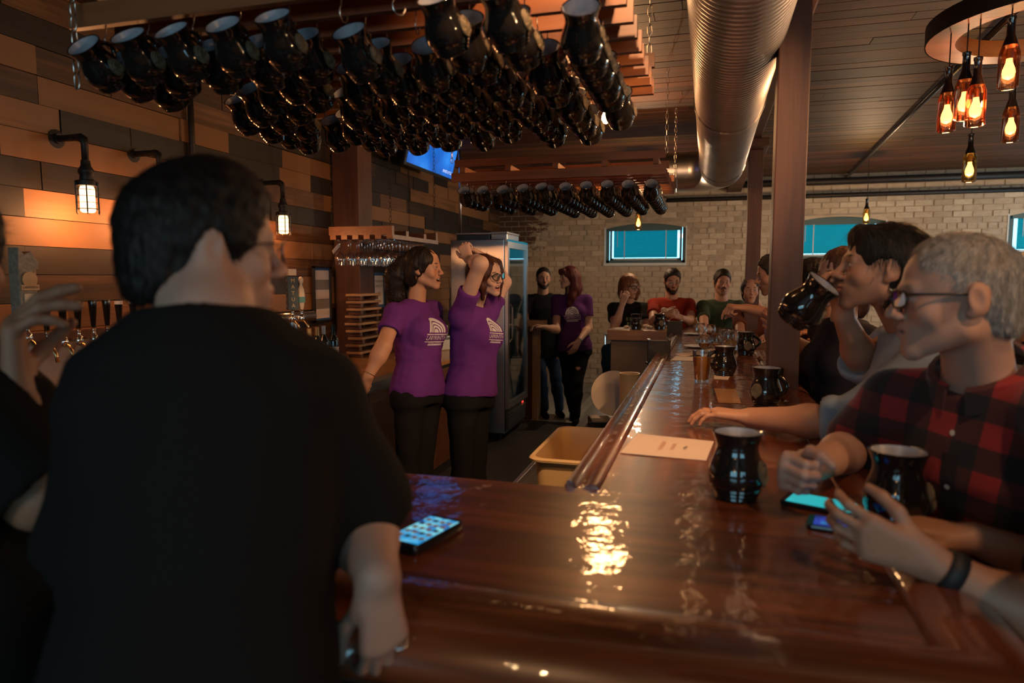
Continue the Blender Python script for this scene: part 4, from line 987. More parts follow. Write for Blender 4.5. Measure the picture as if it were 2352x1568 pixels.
# phones
def phone(c, ang, tilt, label, kind, sz=(.036, .073), h=.009):
    r = empty('mobile_phone', c, ang, label, 'phone'); r.rotation_euler = (tilt, 0, ang)
    stack(mb := MB(), [(rrect(sz[0]-.001, sz[1]-.001, .009), 0), (rrect(sz[0], sz[1], .010), .003), (rrect(sz[0], sz[1], .010), h-.002), (rrect(sz[0]-.001, sz[1]-.001, .009), h)])
    mb.build('case', 'black_gloss', r, angle=40)
    s = MB().box((-sz[0]+.004, -sz[1]+.012, h), (sz[0]-.004, sz[1]-.012, h+.0006)).build('screen', kind, r)
    return r, s
def scr(name, stops, scale, strength=1.0):
    m, nt, b = _mat(name); n = nd(nt, 'ShaderNodeTexVoronoi'); n.inputs['Scale'].default_value = scale
    nt.links.new(pos(nt, kind='obj', jitter=False), n.inputs['Vector']); nt.links.new(ramp(nt, n.outputs['Color'], stops), b.inputs['Emission Color']); b.inputs['Emission Strength'].default_value = strength; b.inputs['Base Color'].default_value = (0, 0, 0, 1)
scr('screen_home', [(.1, (.02, .12, .45)), (.4, (.02, .35, .75)), (.7, (.25, .75, .85))], 60, .8)
scr('screen_page', [(.0, (.02, .42, .45)), (.9, (.03, .55, .58))], 8, .8)
scr('screen_photo', [(.2, (.01, .02, .12)), (.5, (.03, .06, .45)), (.8, (.03, .45, .50))], 40, .8)
p = ONZ(975, 1213, ZB+.02); r, s = phone((p[0], p[1], ZB+.0015), R_(-14), 0, 'phone in a thick black case by the front man\'s arm, icons lit', 'screen_home', (.037, .074), .016)
for i in range(4):
    for j in range(5): MB().box((-.0285 + .0155*i, -.045 + .021*j, .0167), (-.0175 + .0155*i, -.034 + .021*j, .0170)).build('icon', ['ivory', 'plaster_white', 'cream_plastic', 'blue_mat'][(i*3+j*5) % 4], s)
p = ONZ(1892, 1153, ZB+.012); phone((p[0], p[1], ZB+.0015), R_(68), 0, 'phone with a teal page on the bar, farther of the pair', 'screen_page', (.039, .078), .010)
p = ONZ(1945, 1203, ZB+.012); phone((p[0], p[1], ZB+.0015), R_(78), 0, 'phone with a blue picture nearest the wristbanded hand', 'screen_photo', (.034, .068), .009)
# ================================================================== people: implicit bodies, polygonised
vcol('skin', rough=.5, bump=.06, scale=220, spec=.35, sss=.12)
vcol('cloth', rough=.9, bump=.12, scale=420, spec=.1)
vcol('hair_mat', rough=.55, bump=.5, scale=90, stretch=(1, 1, .18), spec=.25, var=.35)
plain('glasses_black', (.010, .009, .009), .25); plain('gold', (.75, .5, .2), .25, 1.0); plain('silver', (.75, .75, .78), .2, 1.0)
glassy('lens', (.92, .93, .93), fac=.3)
plain('print_white', (.62, .58, .62), .8); plain('print_green', (.20, .27, .08), .8); plain('leather_black', (.012, .011, .011), .6)
plain('button_pearl', (.62, .55, .45), .35)

def cap(a, b, ra, rb=None, k=.02, sq=None, op=1):
    a = np.asarray(a, float); b = np.asarray(b, float); rb = ra if rb is None else rb
    return dict(t='c', a=a, ab=b-a, l2=max(1e-9, float((b-a) @ (b-a))), ra=ra, rb=rb, k=k, sq=sq, op=op, c=(a+b)/2, R=np.linalg.norm(b-a)/2 + max(ra, rb))
def ell(c, r, M=None, k=.02, op=1):
    r = np.asarray(r, float)*np.ones(3); return dict(t='e', c=np.asarray(c, float), r=r, M=np.eye(3) if M is None else M, k=k, op=op, R=float(r.max()))
def plane(p, n, k=.004):
    """keep the side where (x-p).n < 0"""
    return dict(t='p', c=np.asarray(p, float), n=unit(n), k=k, op=-2, R=9)
def loft(o, M, H, tab, k=.03, n=2.3, grow=0.0, z0=None, z1=None):
    tab = np.array(tab, float); zz0 = (tab[0, 0] if z0 is None else z0)*H; zz1 = (tab[-1, 0] if z1 is None else z1)*H
    return dict(t='l', o=np.asarray(o, float), M=M, H=H, tab=tab, k=k, n=n, g=grow, z0=zz0, z1=zz1, op=1, c=np.asarray(o, float) + M[:, 2]*(zz0+zz1)/2, R=(zz1-zz0)/2 + tab[:, 1].max() + .06)
def f32(q):
    return {k: (v.astype(np.float32) if isinstance(v, np.ndarray) else ((v[0].astype(np.float32), v[1]) if k == 'sq' and v is not None else v)) for k, v in q.items()}
def sd(p, q):
    t = q['t']
    if t == 'c':
        v = p - q['a']
        if q['sq'] is not None:
            n, s = q['sq']; v = v + n*((1/s - 1)*(v @ n))[:, None]
        h = np.clip((v @ q['ab'])/q['l2'], 0, 1)
        d = np.sqrt(((v - h[:, None]*q['ab'])**2).sum(1)) - (q['ra'] + (q['rb']-q['ra'])*h)
        return d*(q['sq'][1] if q['sq'] is not None and q['sq'][1] < 1 else 1)
    if t == 'e':
        v = (p - q['c']) @ q['M']; k0 = np.sqrt(((v/q['r'])**2).sum(1)); k1 = np.sqrt(((v/q['r']**2)**2).sum(1)) + 1e-9
        return np.where(k0 < .05, -q['r'].min(), k0*(k0-1)/k1)
    if t == 'p': return (p - q['c']) @ q['n']
    v = (p - q['o']) @ q['M']; z = np.clip(v[:, 2], q['z0'], q['z1']); tt = z/q['H']; T = q['tab']
    a = np.interp(tt, T[:, 0], T[:, 1]) + q['g']; b = np.interp(tt, T[:, 0], T[:, 2]) + q['g']; y0 = np.interp(tt, T[:, 0], T[:, 3])
    y = v[:, 1] - y0; m = q['n']
    k0 = (np.abs(v[:, 0]/a)**m + np.abs(y/b)**m)**(1/m); d = (k0-1)*np.minimum(a, b)
    e = np.maximum(q['z0'] - v[:, 2], v[:, 2] - q['z1'])
    return np.where(e > 0, np.sqrt(np.maximum(d, 0)**2 + e**2) , np.maximum(d, e))
def field(p, prims):
    D = np.full(len(p), 1e3, p.dtype)
    for q in prims:
        d = sd(p, q); k = q['k']
        if q['op'] == 1: h = np.maximum(k - np.abs(D-d), 0)/k; D = np.minimum(D, d) - h*h*k*.25
        else:
            if q['op'] == -1: d = -d
            h = np.maximum(k - np.abs(D-d), 0)/k; D = np.maximum(D, d) + h*h*k*.25
    return D
NB = 14
_g = np.stack(np.meshgrid(*[np.arange(NB+1)]*3, indexing='ij'), -1).reshape(-1, 3).astype(np.float32)
_cor = [(0,0,0),(1,0,0),(0,1,0),(1,1,0),(0,0,1),(1,0,1),(0,1,1),(1,1,1)]
_edg = [(0,1),(2,3),(4,5),(6,7),(0,2),(1,3),(4,6),(5,7),(0,4),(1,5),(2,6),(3,7)]
def polygonize(prims, res):
    lo = np.min([q['c'] - q['R'] for q in prims if q['op'] == 1], axis=0) - .02; hi = np.max([q['c'] + q['R'] for q in prims if q['op'] == 1], axis=0) + .02
    bs = res*NB; nb = np.maximum(1, np.ceil((hi-lo)/bs).astype(int)); B = np.stack(np.meshgrid(*[np.arange(n) for n in nb], indexing='ij'), -1).reshape(-1, 3)
    cen = lo + (B + .5)*bs; half = bs*.5*math.sqrt(3); d0 = np.concatenate([field(c, prims) for c in np.array_split(cen, max(1, len(cen)//4000))])
    B = B[np.abs(d0) < half*1.12 + .008]; N = nb*NB + 4
    keys = []; poss = []; quads = []; prims = [f32(q) for q in prims]; PC = np.array([q['c'] for q in prims]); PR = np.array([q['R'] if q['t'] != 'p' else 1e6 for q in prims])
    for b in B:
        base = lo + b*bs; cc = base + bs/2
        sub = [prims[i] for i in np.where(np.sqrt(((PC-cc)**2).sum(1)) < PR + half + .045)[0]]
        if not any(q['op'] == 1 for q in sub): continue
        v = field((base + _g*np.float32(res)).astype(np.float32), sub).reshape(NB+1, NB+1, NB+1); s = v < 0
        if s.all() or not s.any(): continue
        cnt = sum(s[i:NB+i, j:NB+j, k:NB+k].astype(np.int8) for i, j, k in _cor); ia = np.argwhere((cnt > 0) & (cnt < 8))
        cv = [v[ia[:, 0]+i, ia[:, 1]+j, ia[:, 2]+k] for i, j, k in _cor]; acc = np.zeros((len(ia), 3)); w = np.zeros(len(ia))
        for e0, e1 in _edg:
            x0, x1 = cv[e0], cv[e1]; m = (x0 < 0) != (x1 < 0); t = np.where(m, x0/np.where(m, x0-x1, 1), 0)
            acc += np.where(m[:, None], np.array(_cor[e0]) + t[:, None]*(np.array(_cor[e1]) - np.array(_cor[e0])), 0); w += m
        gi = ia + b*NB; keys.append((gi[:, 0]*N[1] + gi[:, 1])*N[2] + gi[:, 2]); poss.append(base + (ia + acc/w[:, None])*res)
        for ax in range(3):
            sl0 = s[:NB, :NB, :NB]; sh = [slice(0, NB)]*3; sh[ax] = slice(1, NB+1); s1 = s[tuple(sh)]
            e = np.argwhere(sl0 != s1)
            if not len(e): continue
            flip = sl0[e[:, 0], e[:, 1], e[:, 2]]; u, w_ = (ax+1) % 3, (ax+2) % 3; ge = e + b*NB
            o = np.zeros((4, 3), int); o[0, u] = -1; o[0, w_] = -1; o[1, w_] = -1; o[3, u] = -1
            qk = np.stack([((ge[:, 0]+a)*N[1] + ge[:, 1]+c)*N[2] + ge[:, 2]+d for a, c, d in o], 1)
            qk[~flip] = qk[~flip][:, ::-1]; quads.append(qk)
    keys = np.concatenate(keys); poss = np.concatenate(poss); quads = np.concatenate(quads)
    od = np.argsort(keys); keys = keys[od]; poss = poss[od]; ix = np.clip(np.searchsorted(keys, quads), 0, len(keys)-1)
    ok = (keys[ix] == quads).all(1); return poss, ix[ok]
def noise3(p, f, seed=0):
    r = np.random.RandomState(seed); o = np.zeros(len(p))
    for i in range(5):
        k = r.normal(size=3); k /= np.linalg.norm(k); k2 = r.normal(size=3); k2 /= np.linalg.norm(k2)
        o += np.sin((p @ k)*f*(1 + .35*i) + r.uniform(0, 6) + 1.7*np.sin((p @ k2)*f*.6 + r.uniform(0, 6)))
    return o/5
def to_mesh(name, P, Q, col, mat, root, disp=None):
    me = bpy.data.meshes.new(name); me.vertices.add(len(P)); me.loops.add(Q.size); me.polygons.add(len(Q))
    me.vertices.foreach_set('co', (P - root).astype(np.float32).ravel()); me.loops.foreach_set('vertex_index', Q.ravel().astype(np.int32))
    me.polygons.foreach_set('loop_start', np.arange(0, Q.size, 4, dtype=np.int32)); me.polygons.foreach_set('loop_total', np.full(len(Q), 4, np.int32))
    me.polygons.foreach_set('use_smooth', np.ones(len(Q), bool)); me.update(calc_edges=True)
    if disp is not None:
        n = np.zeros(len(P)*3, np.float32); me.vertices.foreach_get('normal', n); n = n.reshape(-1, 3); P = P + n*disp(P, n)[:, None]
        me.vertices.foreach_set('co', (P - root).astype(np.float32).ravel()); me.update()
    at = me.color_attributes.new('col', 'FLOAT_COLOR', 'POINT'); c = np.ones((len(P), 4), np.float32); c[:, :3] = col(P) if callable(col) else np.array(col); at.data.foreach_set('color', c.ravel())
    me.materials.append(MATS[mat] if isinstance(mat, str) else mat); return me, P
def sdf_part(name, prims, res, col, mat, parent, root, disp=None):
    P, Q = polygonize(prims, res); me, P = to_mesh(name, P, Q, col, mat, root, disp); o = link(name, me, parent); return o, P
def strands(o, root, count, length, width, flow, rng, col, mat, lift=.3, region=None, jit=.35, name='hair_strands'):
    """thin tapered blades lying along a hair surface"""
    me = o.data; n = len(me.vertices); P = np.zeros(n*3, np.float32); me.vertices.foreach_get('co', P); P = P.reshape(-1, 3); Nn = np.zeros(n*3, np.float32); me.vertices.foreach_get('normal', Nn); Nn = Nn.reshape(-1, 3)
    idx = np.arange(n) if region is None else np.where(region(P + root))[0]
    if not len(idx): return
    idx = rng.choice(idx, count); p = P[idx].astype(float); nn = Nn[idx].astype(float)
    f = flow(p + root) + rng.normal(size=(count, 3))*jit; f -= nn*(f*nn).sum(1)[:, None]; f /= np.linalg.norm(f, axis=1)[:, None] + 1e-9
    sd_ = np.cross(f, nn); L = length*rng.uniform(.6, 1.25, (count, 1)); vs = []; S_ = 4
    for i in range(S_):
        t = i/(S_-1); c = p + nn*(lift*L*(t - .7*t*t)*.5 + .0004) + f*L*t; w = width*(1 - t*.85)
        vs.append(c - sd_*w); vs.append(c + sd_*w)
    vs = np.stack(vs, 1).reshape(-1, 3); q = []
    b = np.arange(count)*2*S_
    for i in range(S_-1): q.append(np.stack([b+2*i, b+2*i+1, b+2*i+3, b+2*i+2], 1))
    Q = np.concatenate(q); base = np.repeat(np.array(col)[None]*rng.uniform(.55, 1.5, (count, 1)), 2*S_, 0)
    m2, _ = to_mesh(name, vs + root, Q, lambda P_: base, mat, root)
    # join the blades into the hair's own mesh
    s = link(name, m2, o); s['kind'] = 'stuff'; return s

# ------------------------------------------------------------------ anatomy
def head_frame(fwd, up=(0, 0, 1), roll=0.0):
    f = unit(fwd); r = unit(np.cross(f, up)); u = np.cross(r, f)
    if roll: c, s_ = math.cos(roll), math.sin(roll); r, u = c*r + s_*u, c*u - s_*r
    return np.stack([r, f, u], 1)
def head_prims(o, M, s, mouth='closed', fem=False, fat=1.0, jaw=1.0):
    T = lambda x, y, z: o + M @ (V(x, y, z)*s); e = lambda c, r, k=.02, op=1, A=None: ell(T(*c), np.array(r)*s, M if A is None else M @ A, k*s, op); c_ = lambda a, b, ra, rb, k=.02, op=1: cap(T(*a), T(*b), ra*s, rb*s, k*s, None, op)
    w = (.93 if fem else 1.0)*fat; j = (.86 if fem else 1.0)*jaw; L = []
    L += [e((0, -.014, .038), (.076*w, .098, .085)), e((0, .030, .045), (.062*w, .056, .060), .03), e((0, .036, -.020), (.058*w, .050, .070), .03)]
    for q in (-1, 1):
        L += [c_((q*.050*w, .000, -.056), (q*.016*j, .068, -.097), .019*j, .015*j, .03), e((q*.042*w, .060, -.022), (.021, .021, .023), .02)]
    L += [e((0, .076, -.099), (.022*j, .017, .017), .015), e((0, .071, -.058), (.032, .024, .032), .02)]
    br = .009 if fem else .0115
    L += [c_((-.034*w, .080, .026), (0, .087, .022), br, br, .015), c_((.034*w, .080, .026), (0, .087, .022), br, br, .015)]
    for q in (-1, 1): L.append(e((q*.032, .103, .008), (.019, .020, .0125), .012, -1))
    for q in (-1, 1): L.append(e((q*.031, .0775, .007), (.0135, .0135, .0125), .003))
    for q in (-1, 1): L.append(c_((q*.019, .089, .0165), (q*.044, .081, .0150), .0042, .0035, .006))   # upper lids
    nz = .85 if fem else 1.0
    L += [c_((0, .088, .018), (0, .088 + .023*nz, -.020), .0075, .0105*nz, .010), e((0, .090 + .023*nz, -.025), (.0125*nz, .012, .011), .006)]
    for q in (-1, 1): L += [e((q*.0125*nz, .102, -.029), (.0085, .011, .0085), .006), e((q*.007, .110, -.036), (.0038, .0055, .004), .004, -1)]
    if mouth == 'closed':
        for q in (-1, 1): L += [c_((q*.023, .082, -.057), (0, .0955, -.0535), .0040, .0058, .006), c_((q*.020, .082, -.0605), (0, .0945, -.0660), .0040, .0066, .006)]
        L.append(c_((-.021, .094, -.0592), (.021, .094, -.0592), .0016, .0016, .003, -1))
    else:
        for q in (-1, 1): L += [c_((q*.032, .077, -.0465), (0, .0965, -.0520), .0036, .0050, .006), c_((q*.031, .077, -.049), (0, .0945, -.0765), .0038, .0062, .006), e((q*.040, .070, -.036), (.014, .012, .012), .012)]
        L.append(e((0, .099, -.0625), (.0285, .024, .0095), .005, -1)); L.append(e((0, .079, -.0575), (.022, .014, .0050), .002))
    for q in (-1, 1):
        A = np.array(Matrix.Rotation(q*R_(-16), 3, 'Z')) @ np.array(Matrix.Rotation(R_(-10), 3, 'X'))
        L += [e((q*.078*w, -.014, .004), (.010, .020, .031), .008, 1, A), e((q*.074*w, -.004, -.022), (.008, .010, .011), .008), e((q*.0895*w, -.008, .006), (.0075, .011, .019), .006, -1, A)]
    return L
def face_paint(o, M, s, skin, lip, brow, mouth='closed', iris=(.05, .03, .02), beard=None, stubble=None, w=1.0):
    T = lambda P: ((P - o) @ M)/s
    skin = np.array(skin)
    def f(P):
        q = T(P); n = len(q); C = np.repeat(skin[None], n, 0); C *= (1 + .06*noise3(q, 70, 3))[:, None]
        def ap(c, r, col, soft=.25, mir=True):
            for sg in ((1, -1) if mir and abs(c[0]) > 1e-6 else (1,)):
                d = np.sqrt((((q - np.array([c[0]*sg, c[1], c[2]]))/np.array(r))**2).sum(1)); a = np.clip((1 - d)/soft, 0, 1)[:, None]; C[:] = C*(1-a) + np.array(col)*a
        ap((0, .10, -.02), (.028, .04, .03), skin*np.array((1.08, .88, .85)), .9); ap((.045, .07, -.02), (.03, .03, .025), skin*np.array((1.06, .88, .85)), 1.0)
        if stubble is not None:
            ap((0, .07, -.085), (.07, .07, .035), skin*.4 + np.array(stubble)*.6, .8); ap((.05, .02, -.06), (.03, .05, .035), skin*.45 + np.array(stubble)*.55, .9)
        if beard is not None:
            ap((0, .075, -.095), (.046, .05, .036), beard, .3); ap((.040, .05, -.072), (.030, .05, .032), beard, .35); ap((.057, .02, -.045), (.020, .03, .035), beard, .45); ap((0, .098, -.043), (.027, .018, .0085), beard, .35)
        if mouth == 'closed':
            ap((0, .094, -.060), (.024, .016, .0115), lip, .4); ap((0, .096, -.0592), (.023, .02, .0022), np.array(lip)*.3, .6)
        else:
            ap((0, .090, -.062), (.036, .022, .0205), lip, .3); ap((0, .078, -.063), (.0285, .026, .0115), (.035, .008, .006), .25); ap((0, .082, -.0570), (.0240, .016, .0060), (.80, .74, .66), .35)
        ap((.031, .092, .008), (.0165, .012, .0085), skin*.55, .5); ap((.031, .092, .0065), (.0135, .012, .0052), (.55, .52, .50), .3); ap((.031, .092, .0068), (.0058, .014, .0056), iris, .3)
        ap((.032, .090, .0125), (.0160, .012, .0024), (.015, .01, .008), .5)
        ap((.033, .092, .031), (.021, .016, .0050), brow, .45)
        return np.clip(C, 0, 1)
    return f
def arm_prims(sh, el, wr, s=1.0, k=.03):
    m = el + (wr-el)*.32
    return [cap(sh, el, .050*s, .041*s, k), cap(el, m, .041*s, .042*s, k), cap(m, wr, .042*s, .0275*s, k, None)]
FL = [(.043, .025, .020), (.047, .029, .021), (.043, .027, .021), (.033, .020, .018)]
def hand_prims(wr, d, n, side, curl=(25, 30, 20), s=1.0, thumb=None, spread=4.0, curls=None, r=1.0):
    d = unit(d); n = unit(np.asarray(n, float) - d*np.dot(n, d)); t = np.cross(d, n)*(1 if side == 'R' else -1); L = []
    offs = [.027, .009, -.009, -.026]; lens = [.090, .094, .089, .080]; rad = [.0092, .0096, .0090, .0080]
    for i in range(4):
        kn = wr + (d*lens[i] + t*offs[i])*s; L.append(cap(wr + t*offs[i]*.55*s + d*.004, kn, .0145*s, .0125*s, .014*s))
    for i in range(4):
        kn = wr + (d*lens[i] + t*offs[i])*s; cc = curl if curls is None else curls[i]; sp = R_(spread*(1.5-i)); a = 0.0; p = kn
        d0 = math.cos(sp)*d + math.sin(sp)*t
        for j in range(3):
            a += R_(cc[j]); dj = math.cos(a)*d0 + math.sin(a)*n; q = p + dj*FL[i][j]*s
            L.append(cap(p, q, (rad[i] - .0008*j)*s*r, (rad[i] - .0008*(j+1))*s*r, .0045*s)); p = q
    tb = wr + (d*.028 + t*.026 + n*.008)*s; L.append(cap(wr + (t*.012 + n*.004)*s, tb, .017*s, .0155*s, .015*s))
    dirs = thumb if thumb is not None else [(.75, .60, .25), (.85, .35, .25), (.9, .15, .25)]
    p = tb
    for j, ln in enumerate((.040, .032, .026)):
        a, b, c = dirs[j]; dj = unit(d*a + t*b + n*c); q = p + dj*ln*s; L.append(cap(p, q, (.0135 - .002*j)*s, (.0115 - .0017*j)*s, .006*s)); p = q
    return L
MT = [(-.30, .165, .118, -.01), (0, .172, .122, -.004), (.25, .160, .114, .008), (.5, .166, .120, .006), (.72, .180, .122, .0), (.86, .160, .100, -.010), (.95, .105, .080, -.014), (1.04, .060, .058, -.014)]
FT = [(-.30, .172, .122, -.01), (0, .174, .122, -.006), (.28, .134, .098, .004), (.5, .140, .104, .004), (.70, .150, .104, .0), (.86, .135, .088, -.010), (.95, .092, .070, -.012), (1.04, .050, .050, -.012)]
def person(label, hc, fwd, nb, pel, shL, shR, tfwd=None, armL=None, armR=None, handL=None, handR=None, s=1.0, hs=1.0, roll=0.0, up=(0, 0, 1), fem=False, girth=(1, 1), belly=0.0, bust=1.0,
           skin=(.42, .23, .15), lip=None, brow=(.02, .012, .008), beard=None, stubble=None, mouth='closed', shirt=(.02, .02, .02), shirt_mat='cloth', sleeve=.55, cuff=.012, hem=-.22, neckcut=.0, vneck=0.0,
           hair=None, hair_col=(.012, .008, .006), legs=None, trouser=(.012, .012, .014), res=.004, sres=.007, fold=.005, jaw=1.0, fat=1.0, extra=None, foldf=22, arm_s=1.0, trouser_top=.02, seed=0):
    hc, nb, pel, shL, shR = [np.asarray(v, float) for v in (hc, nb, pel, shL, shR)]; root_p = np.array([pel[0], pel[1], 0.0]); root = empty('person', tuple(root_p), 0, label, 'person')
    H = np.linalg.norm(nb-pel); uz = (nb-pel)/H; rx = shR-shL; rx = unit(rx - uz*np.dot(rx, uz)); fy = np.cross(uz, rx); TM = np.stack([rx, fy, uz], 1)
    HM = head_frame(fwd, up, roll); lip = lip if lip is not None else tuple(np.array(skin)*np.array((.85, .50, .48)))
    tab = np.array(FT if fem else MT); tab[:, 1] *= girth[0]*s; tab[:, 2] *= girth[1]*s
    tab[:, 3] += belly*np.exp(-((tab[:, 0]-.22)/.25)**2); tab[:, 2] += belly*.6*np.exp(-((tab[:, 0]-.22)/.25)**2)
    ctab = tab.copy(); ctab[:, 1:3] -= .010
    hp = head_prims(hc, HM, hs, mouth, fem, fat, jaw); neck_top = hc + HM @ (V(0, -.030, -.045)*hs); nr = (.047 if fem else .057)*hs
    core = [cap(pel + uz*.05, nb - uz*.08, .05*s, .06*s, .03)] + [cap(neck_top, nb + uz*.01, nr, nr*1.12, .03)]
    core += [cap(nb - uz*.06, shL if q < 0 else shR, .045*s, .046*s, .04) for q in (-1, 1)]
    arms = []
    for sh, arm, hd, side in ((shL, armL, handL, 'L'), (shR, armR, handR, 'R')):
        if arm is None: continue
        el, wr = np.asarray(arm[0], float), np.asarray(arm[1], float); arms += arm_prims(sh, el, wr, s*arm_s)
        if hd is not None:
            hd = dict(hd); d = hd.pop('d', unit(wr-el)); n = hd.pop('n'); hsz = hd.pop('s', 1.0)*s; sd2 = hd.pop('side', side); arms += hand_prims(wr + d*.01, d, n, sd2, s=hsz, **hd)
    fp = face_paint(hc, HM, hs, skin, lip, brow, mouth, beard=beard, stubble=stubble)
    sk = np.array(skin)
    def bodycol(P):
        C = fp(P); far = np.linalg.norm(P-hc, axis=1) > .17*hs
        if far.any(): C[far] = sk*(1 + .05*noise3(P[far], 60, 5))[:, None]
        return C
    sdf_part('body', hp + core + arms, res, bodycol, 'skin', root, root_p)
    # shirt
    SP = [loft(pel, TM, H, tab, .04, 2.3, .008, hem, .985)]
    if fem and bust: SP += [ell(pel + TM @ V(q*.070*s, .085*s*girth[1], .66*H), np.array((.066, .056, .066))*s*bust, TM, .05) for q in (-1, 1)]
    SP += [cap(nb - uz*.040 + rx*(.050*q*s), (shL if q < 0 else shR) - uz*.004, .052*s, .057*s, .05) for q in (-1, 1)]
    cuts = []
    for sh, arm, q in ((shL, armL, -1), (shR, armR, 1)):
        if arm is None or sleeve <= 0: continue
        el, wr = np.asarray(arm[0], float), np.asarray(arm[1], float)
        if sleeve <= 1: e = sh + (el-sh)*sleeve; SP.append(cap(sh, e, .058*s*arm_s, (.053 + cuff)*s*arm_s, .04)); cuts.append((e, unit(el-sh)))
        else: e = el + (wr-el)*(sleeve-1); SP += [cap(sh, el, .060*s*arm_s, .054*s*arm_s, .04), cap(el, e, .056*s*arm_s, (.046+cuff)*s*arm_s, .03)]; cuts.append((e, unit(wr-el)))
    if extra: SP += extra(pel, TM, H)
    for e, n in cuts: SP.append(cap(e + n*.058, e + n*.14, .056*s, .075*s, .006, None, -1)) if False else SP.append(ell(e + n*.075, (.095, .095, .075), head_frame(np.cross(n, (.31, .52, .8)), n), .004, -1))
    SP.append(ell(nb + uz*(.055 + neckcut) + fy*(.012 + vneck*.6), (.068*s*(1+vneck), .066*s*(1+vneck), .062 + vneck), TM, .006, -1))
    sf = lambda P, n: fold*noise3(P*np.array((1, 1, .8)), foldf, 11+seed) * (.6 + .4*np.abs(noise3(P, 8, 4))) + .35*fold*noise3(P, foldf*2.6, 31+seed)
    so, _ = sdf_part('shirt', SP, sres, shirt, shirt_mat, root, root_p, sf if fold else None)
    if legs is not None:
        LP = [loft(pel, TM, H, np.array([(-.22, .168*girth[0]*s, .118*girth[1]*s, -.012), (-.05, .172*girth[0]*s, .124*girth[1]*s, -.012), (.12, .160*girth[0]*s, .112*girth[1]*s, 0)]), .05, 2.3, .002, -.2, trouser_top + .10)]
        for (kn, an), q in zip(legs, (-1, 1)):
            hip = pel + TM @ V(q*.085*s, -.005, -.07); kn, an = np.asarray(kn, float), np.asarray(an, float); m = kn + (an-kn)*.35
            LP += [cap(hip, kn, .088*s*girth[0], .062*s, .05), cap(kn, m, .062*s, .062*s, .04), cap(m, an + V(0, 0, .02), .060*s, .052*s, .04)]
        sdf_part('trousers', LP, .014, trouser, 'cloth', root, root_p, lambda P, n: .005*noise3(P, 20, 21))
        for kn, an in legs:
            an = np.asarray(an, float); d = unit(fy*V(1, 1, 0)); zb = max(0.0, an[2] - .08); FP = [cap(an + V(0, 0, zb + .035 - an[2]) - d*.05, an + V(0, 0, zb + .03 - an[2]) + d*.14, .042, .034, .02), plane((0, 0, zb + .002), (0, 0, -1))]
            sdf_part('shoe', FP, .012, (.012, .01, .01), 'cloth', root, root_p)
    info = dict(root=root, rp=root_p, hc=hc, HM=HM, hs=hs, TM=TM, pel=pel, H=H, shirt=so, fy=fy, uz=uz, rx=rx, nb=nb)
    if hair: hair(info, hair_col)
    return info
def hpts(I, x, y, z): return I['hc'] + I['HM'] @ (V(x, y, z)*I['hs'])
def hair_short(th=.009, top=.0, line=.020, count=1500, ln=.02, seed=1, back=-.075, strands_on=True, wide=1.0, res=.0045, grey=None):
    def f(I, col):
        o, M, s = I['hc'], I['HM'], I['hs']; e = lambda c, r, k=.02, op=1: ell(o + M @ (V(*c)*s), np.array(r)*s, M, k*s, op)
        L = [e((0, -.016, .038), (.076*wide + th, .098 + th, .085 + th)), e((0, .012, .060 + top), (.064 + th, .070 + th, .062 + th + top), .03), e((0, -.060, -.030), (.060 + th*.6, .050 + th, .070), .03),
             e((0, .120, -.035 + line), (.070, .070, .110), .012, -1), e((0, .130, .020), (.11, .085, .062), .012, -1), e((0, .088, -.075), (.12, .085, .10), .012, -1), e((.085, -.008, -.015), (.022, .026, .040), .01, -1), e((-.085, -.008, -.015), (.022, .026, .040), .01, -1),
             e((0, -.02, -.160), (.14, .14, .075 + .08 + back), .012, -1)]
        c = (lambda P: np.array(col)*(1 + .25*noise3((P-o) @ M, 120, 9))[:, None]) if grey is None else (lambda P: grey((P-o) @ M / s))
        ho, _ = sdf_part('hair', L, res, c, 'hair_mat', I['root'], I['rp'], lambda P, n: (.0028 if grey is None else .0012)*noise3(P, 150, 2))
        if strands_on:
            rng = np.random.RandomState(seed); cr = o + M @ (V(0, -.045, .115)*s); fl = lambda P: (P - cr)*12 - M[:, 2]*.25
            strands(ho, I['rp'], count, ln, .0007, fl, rng, col if grey is None else (.30, .29, .28), 'hair_mat', .5)
    return f
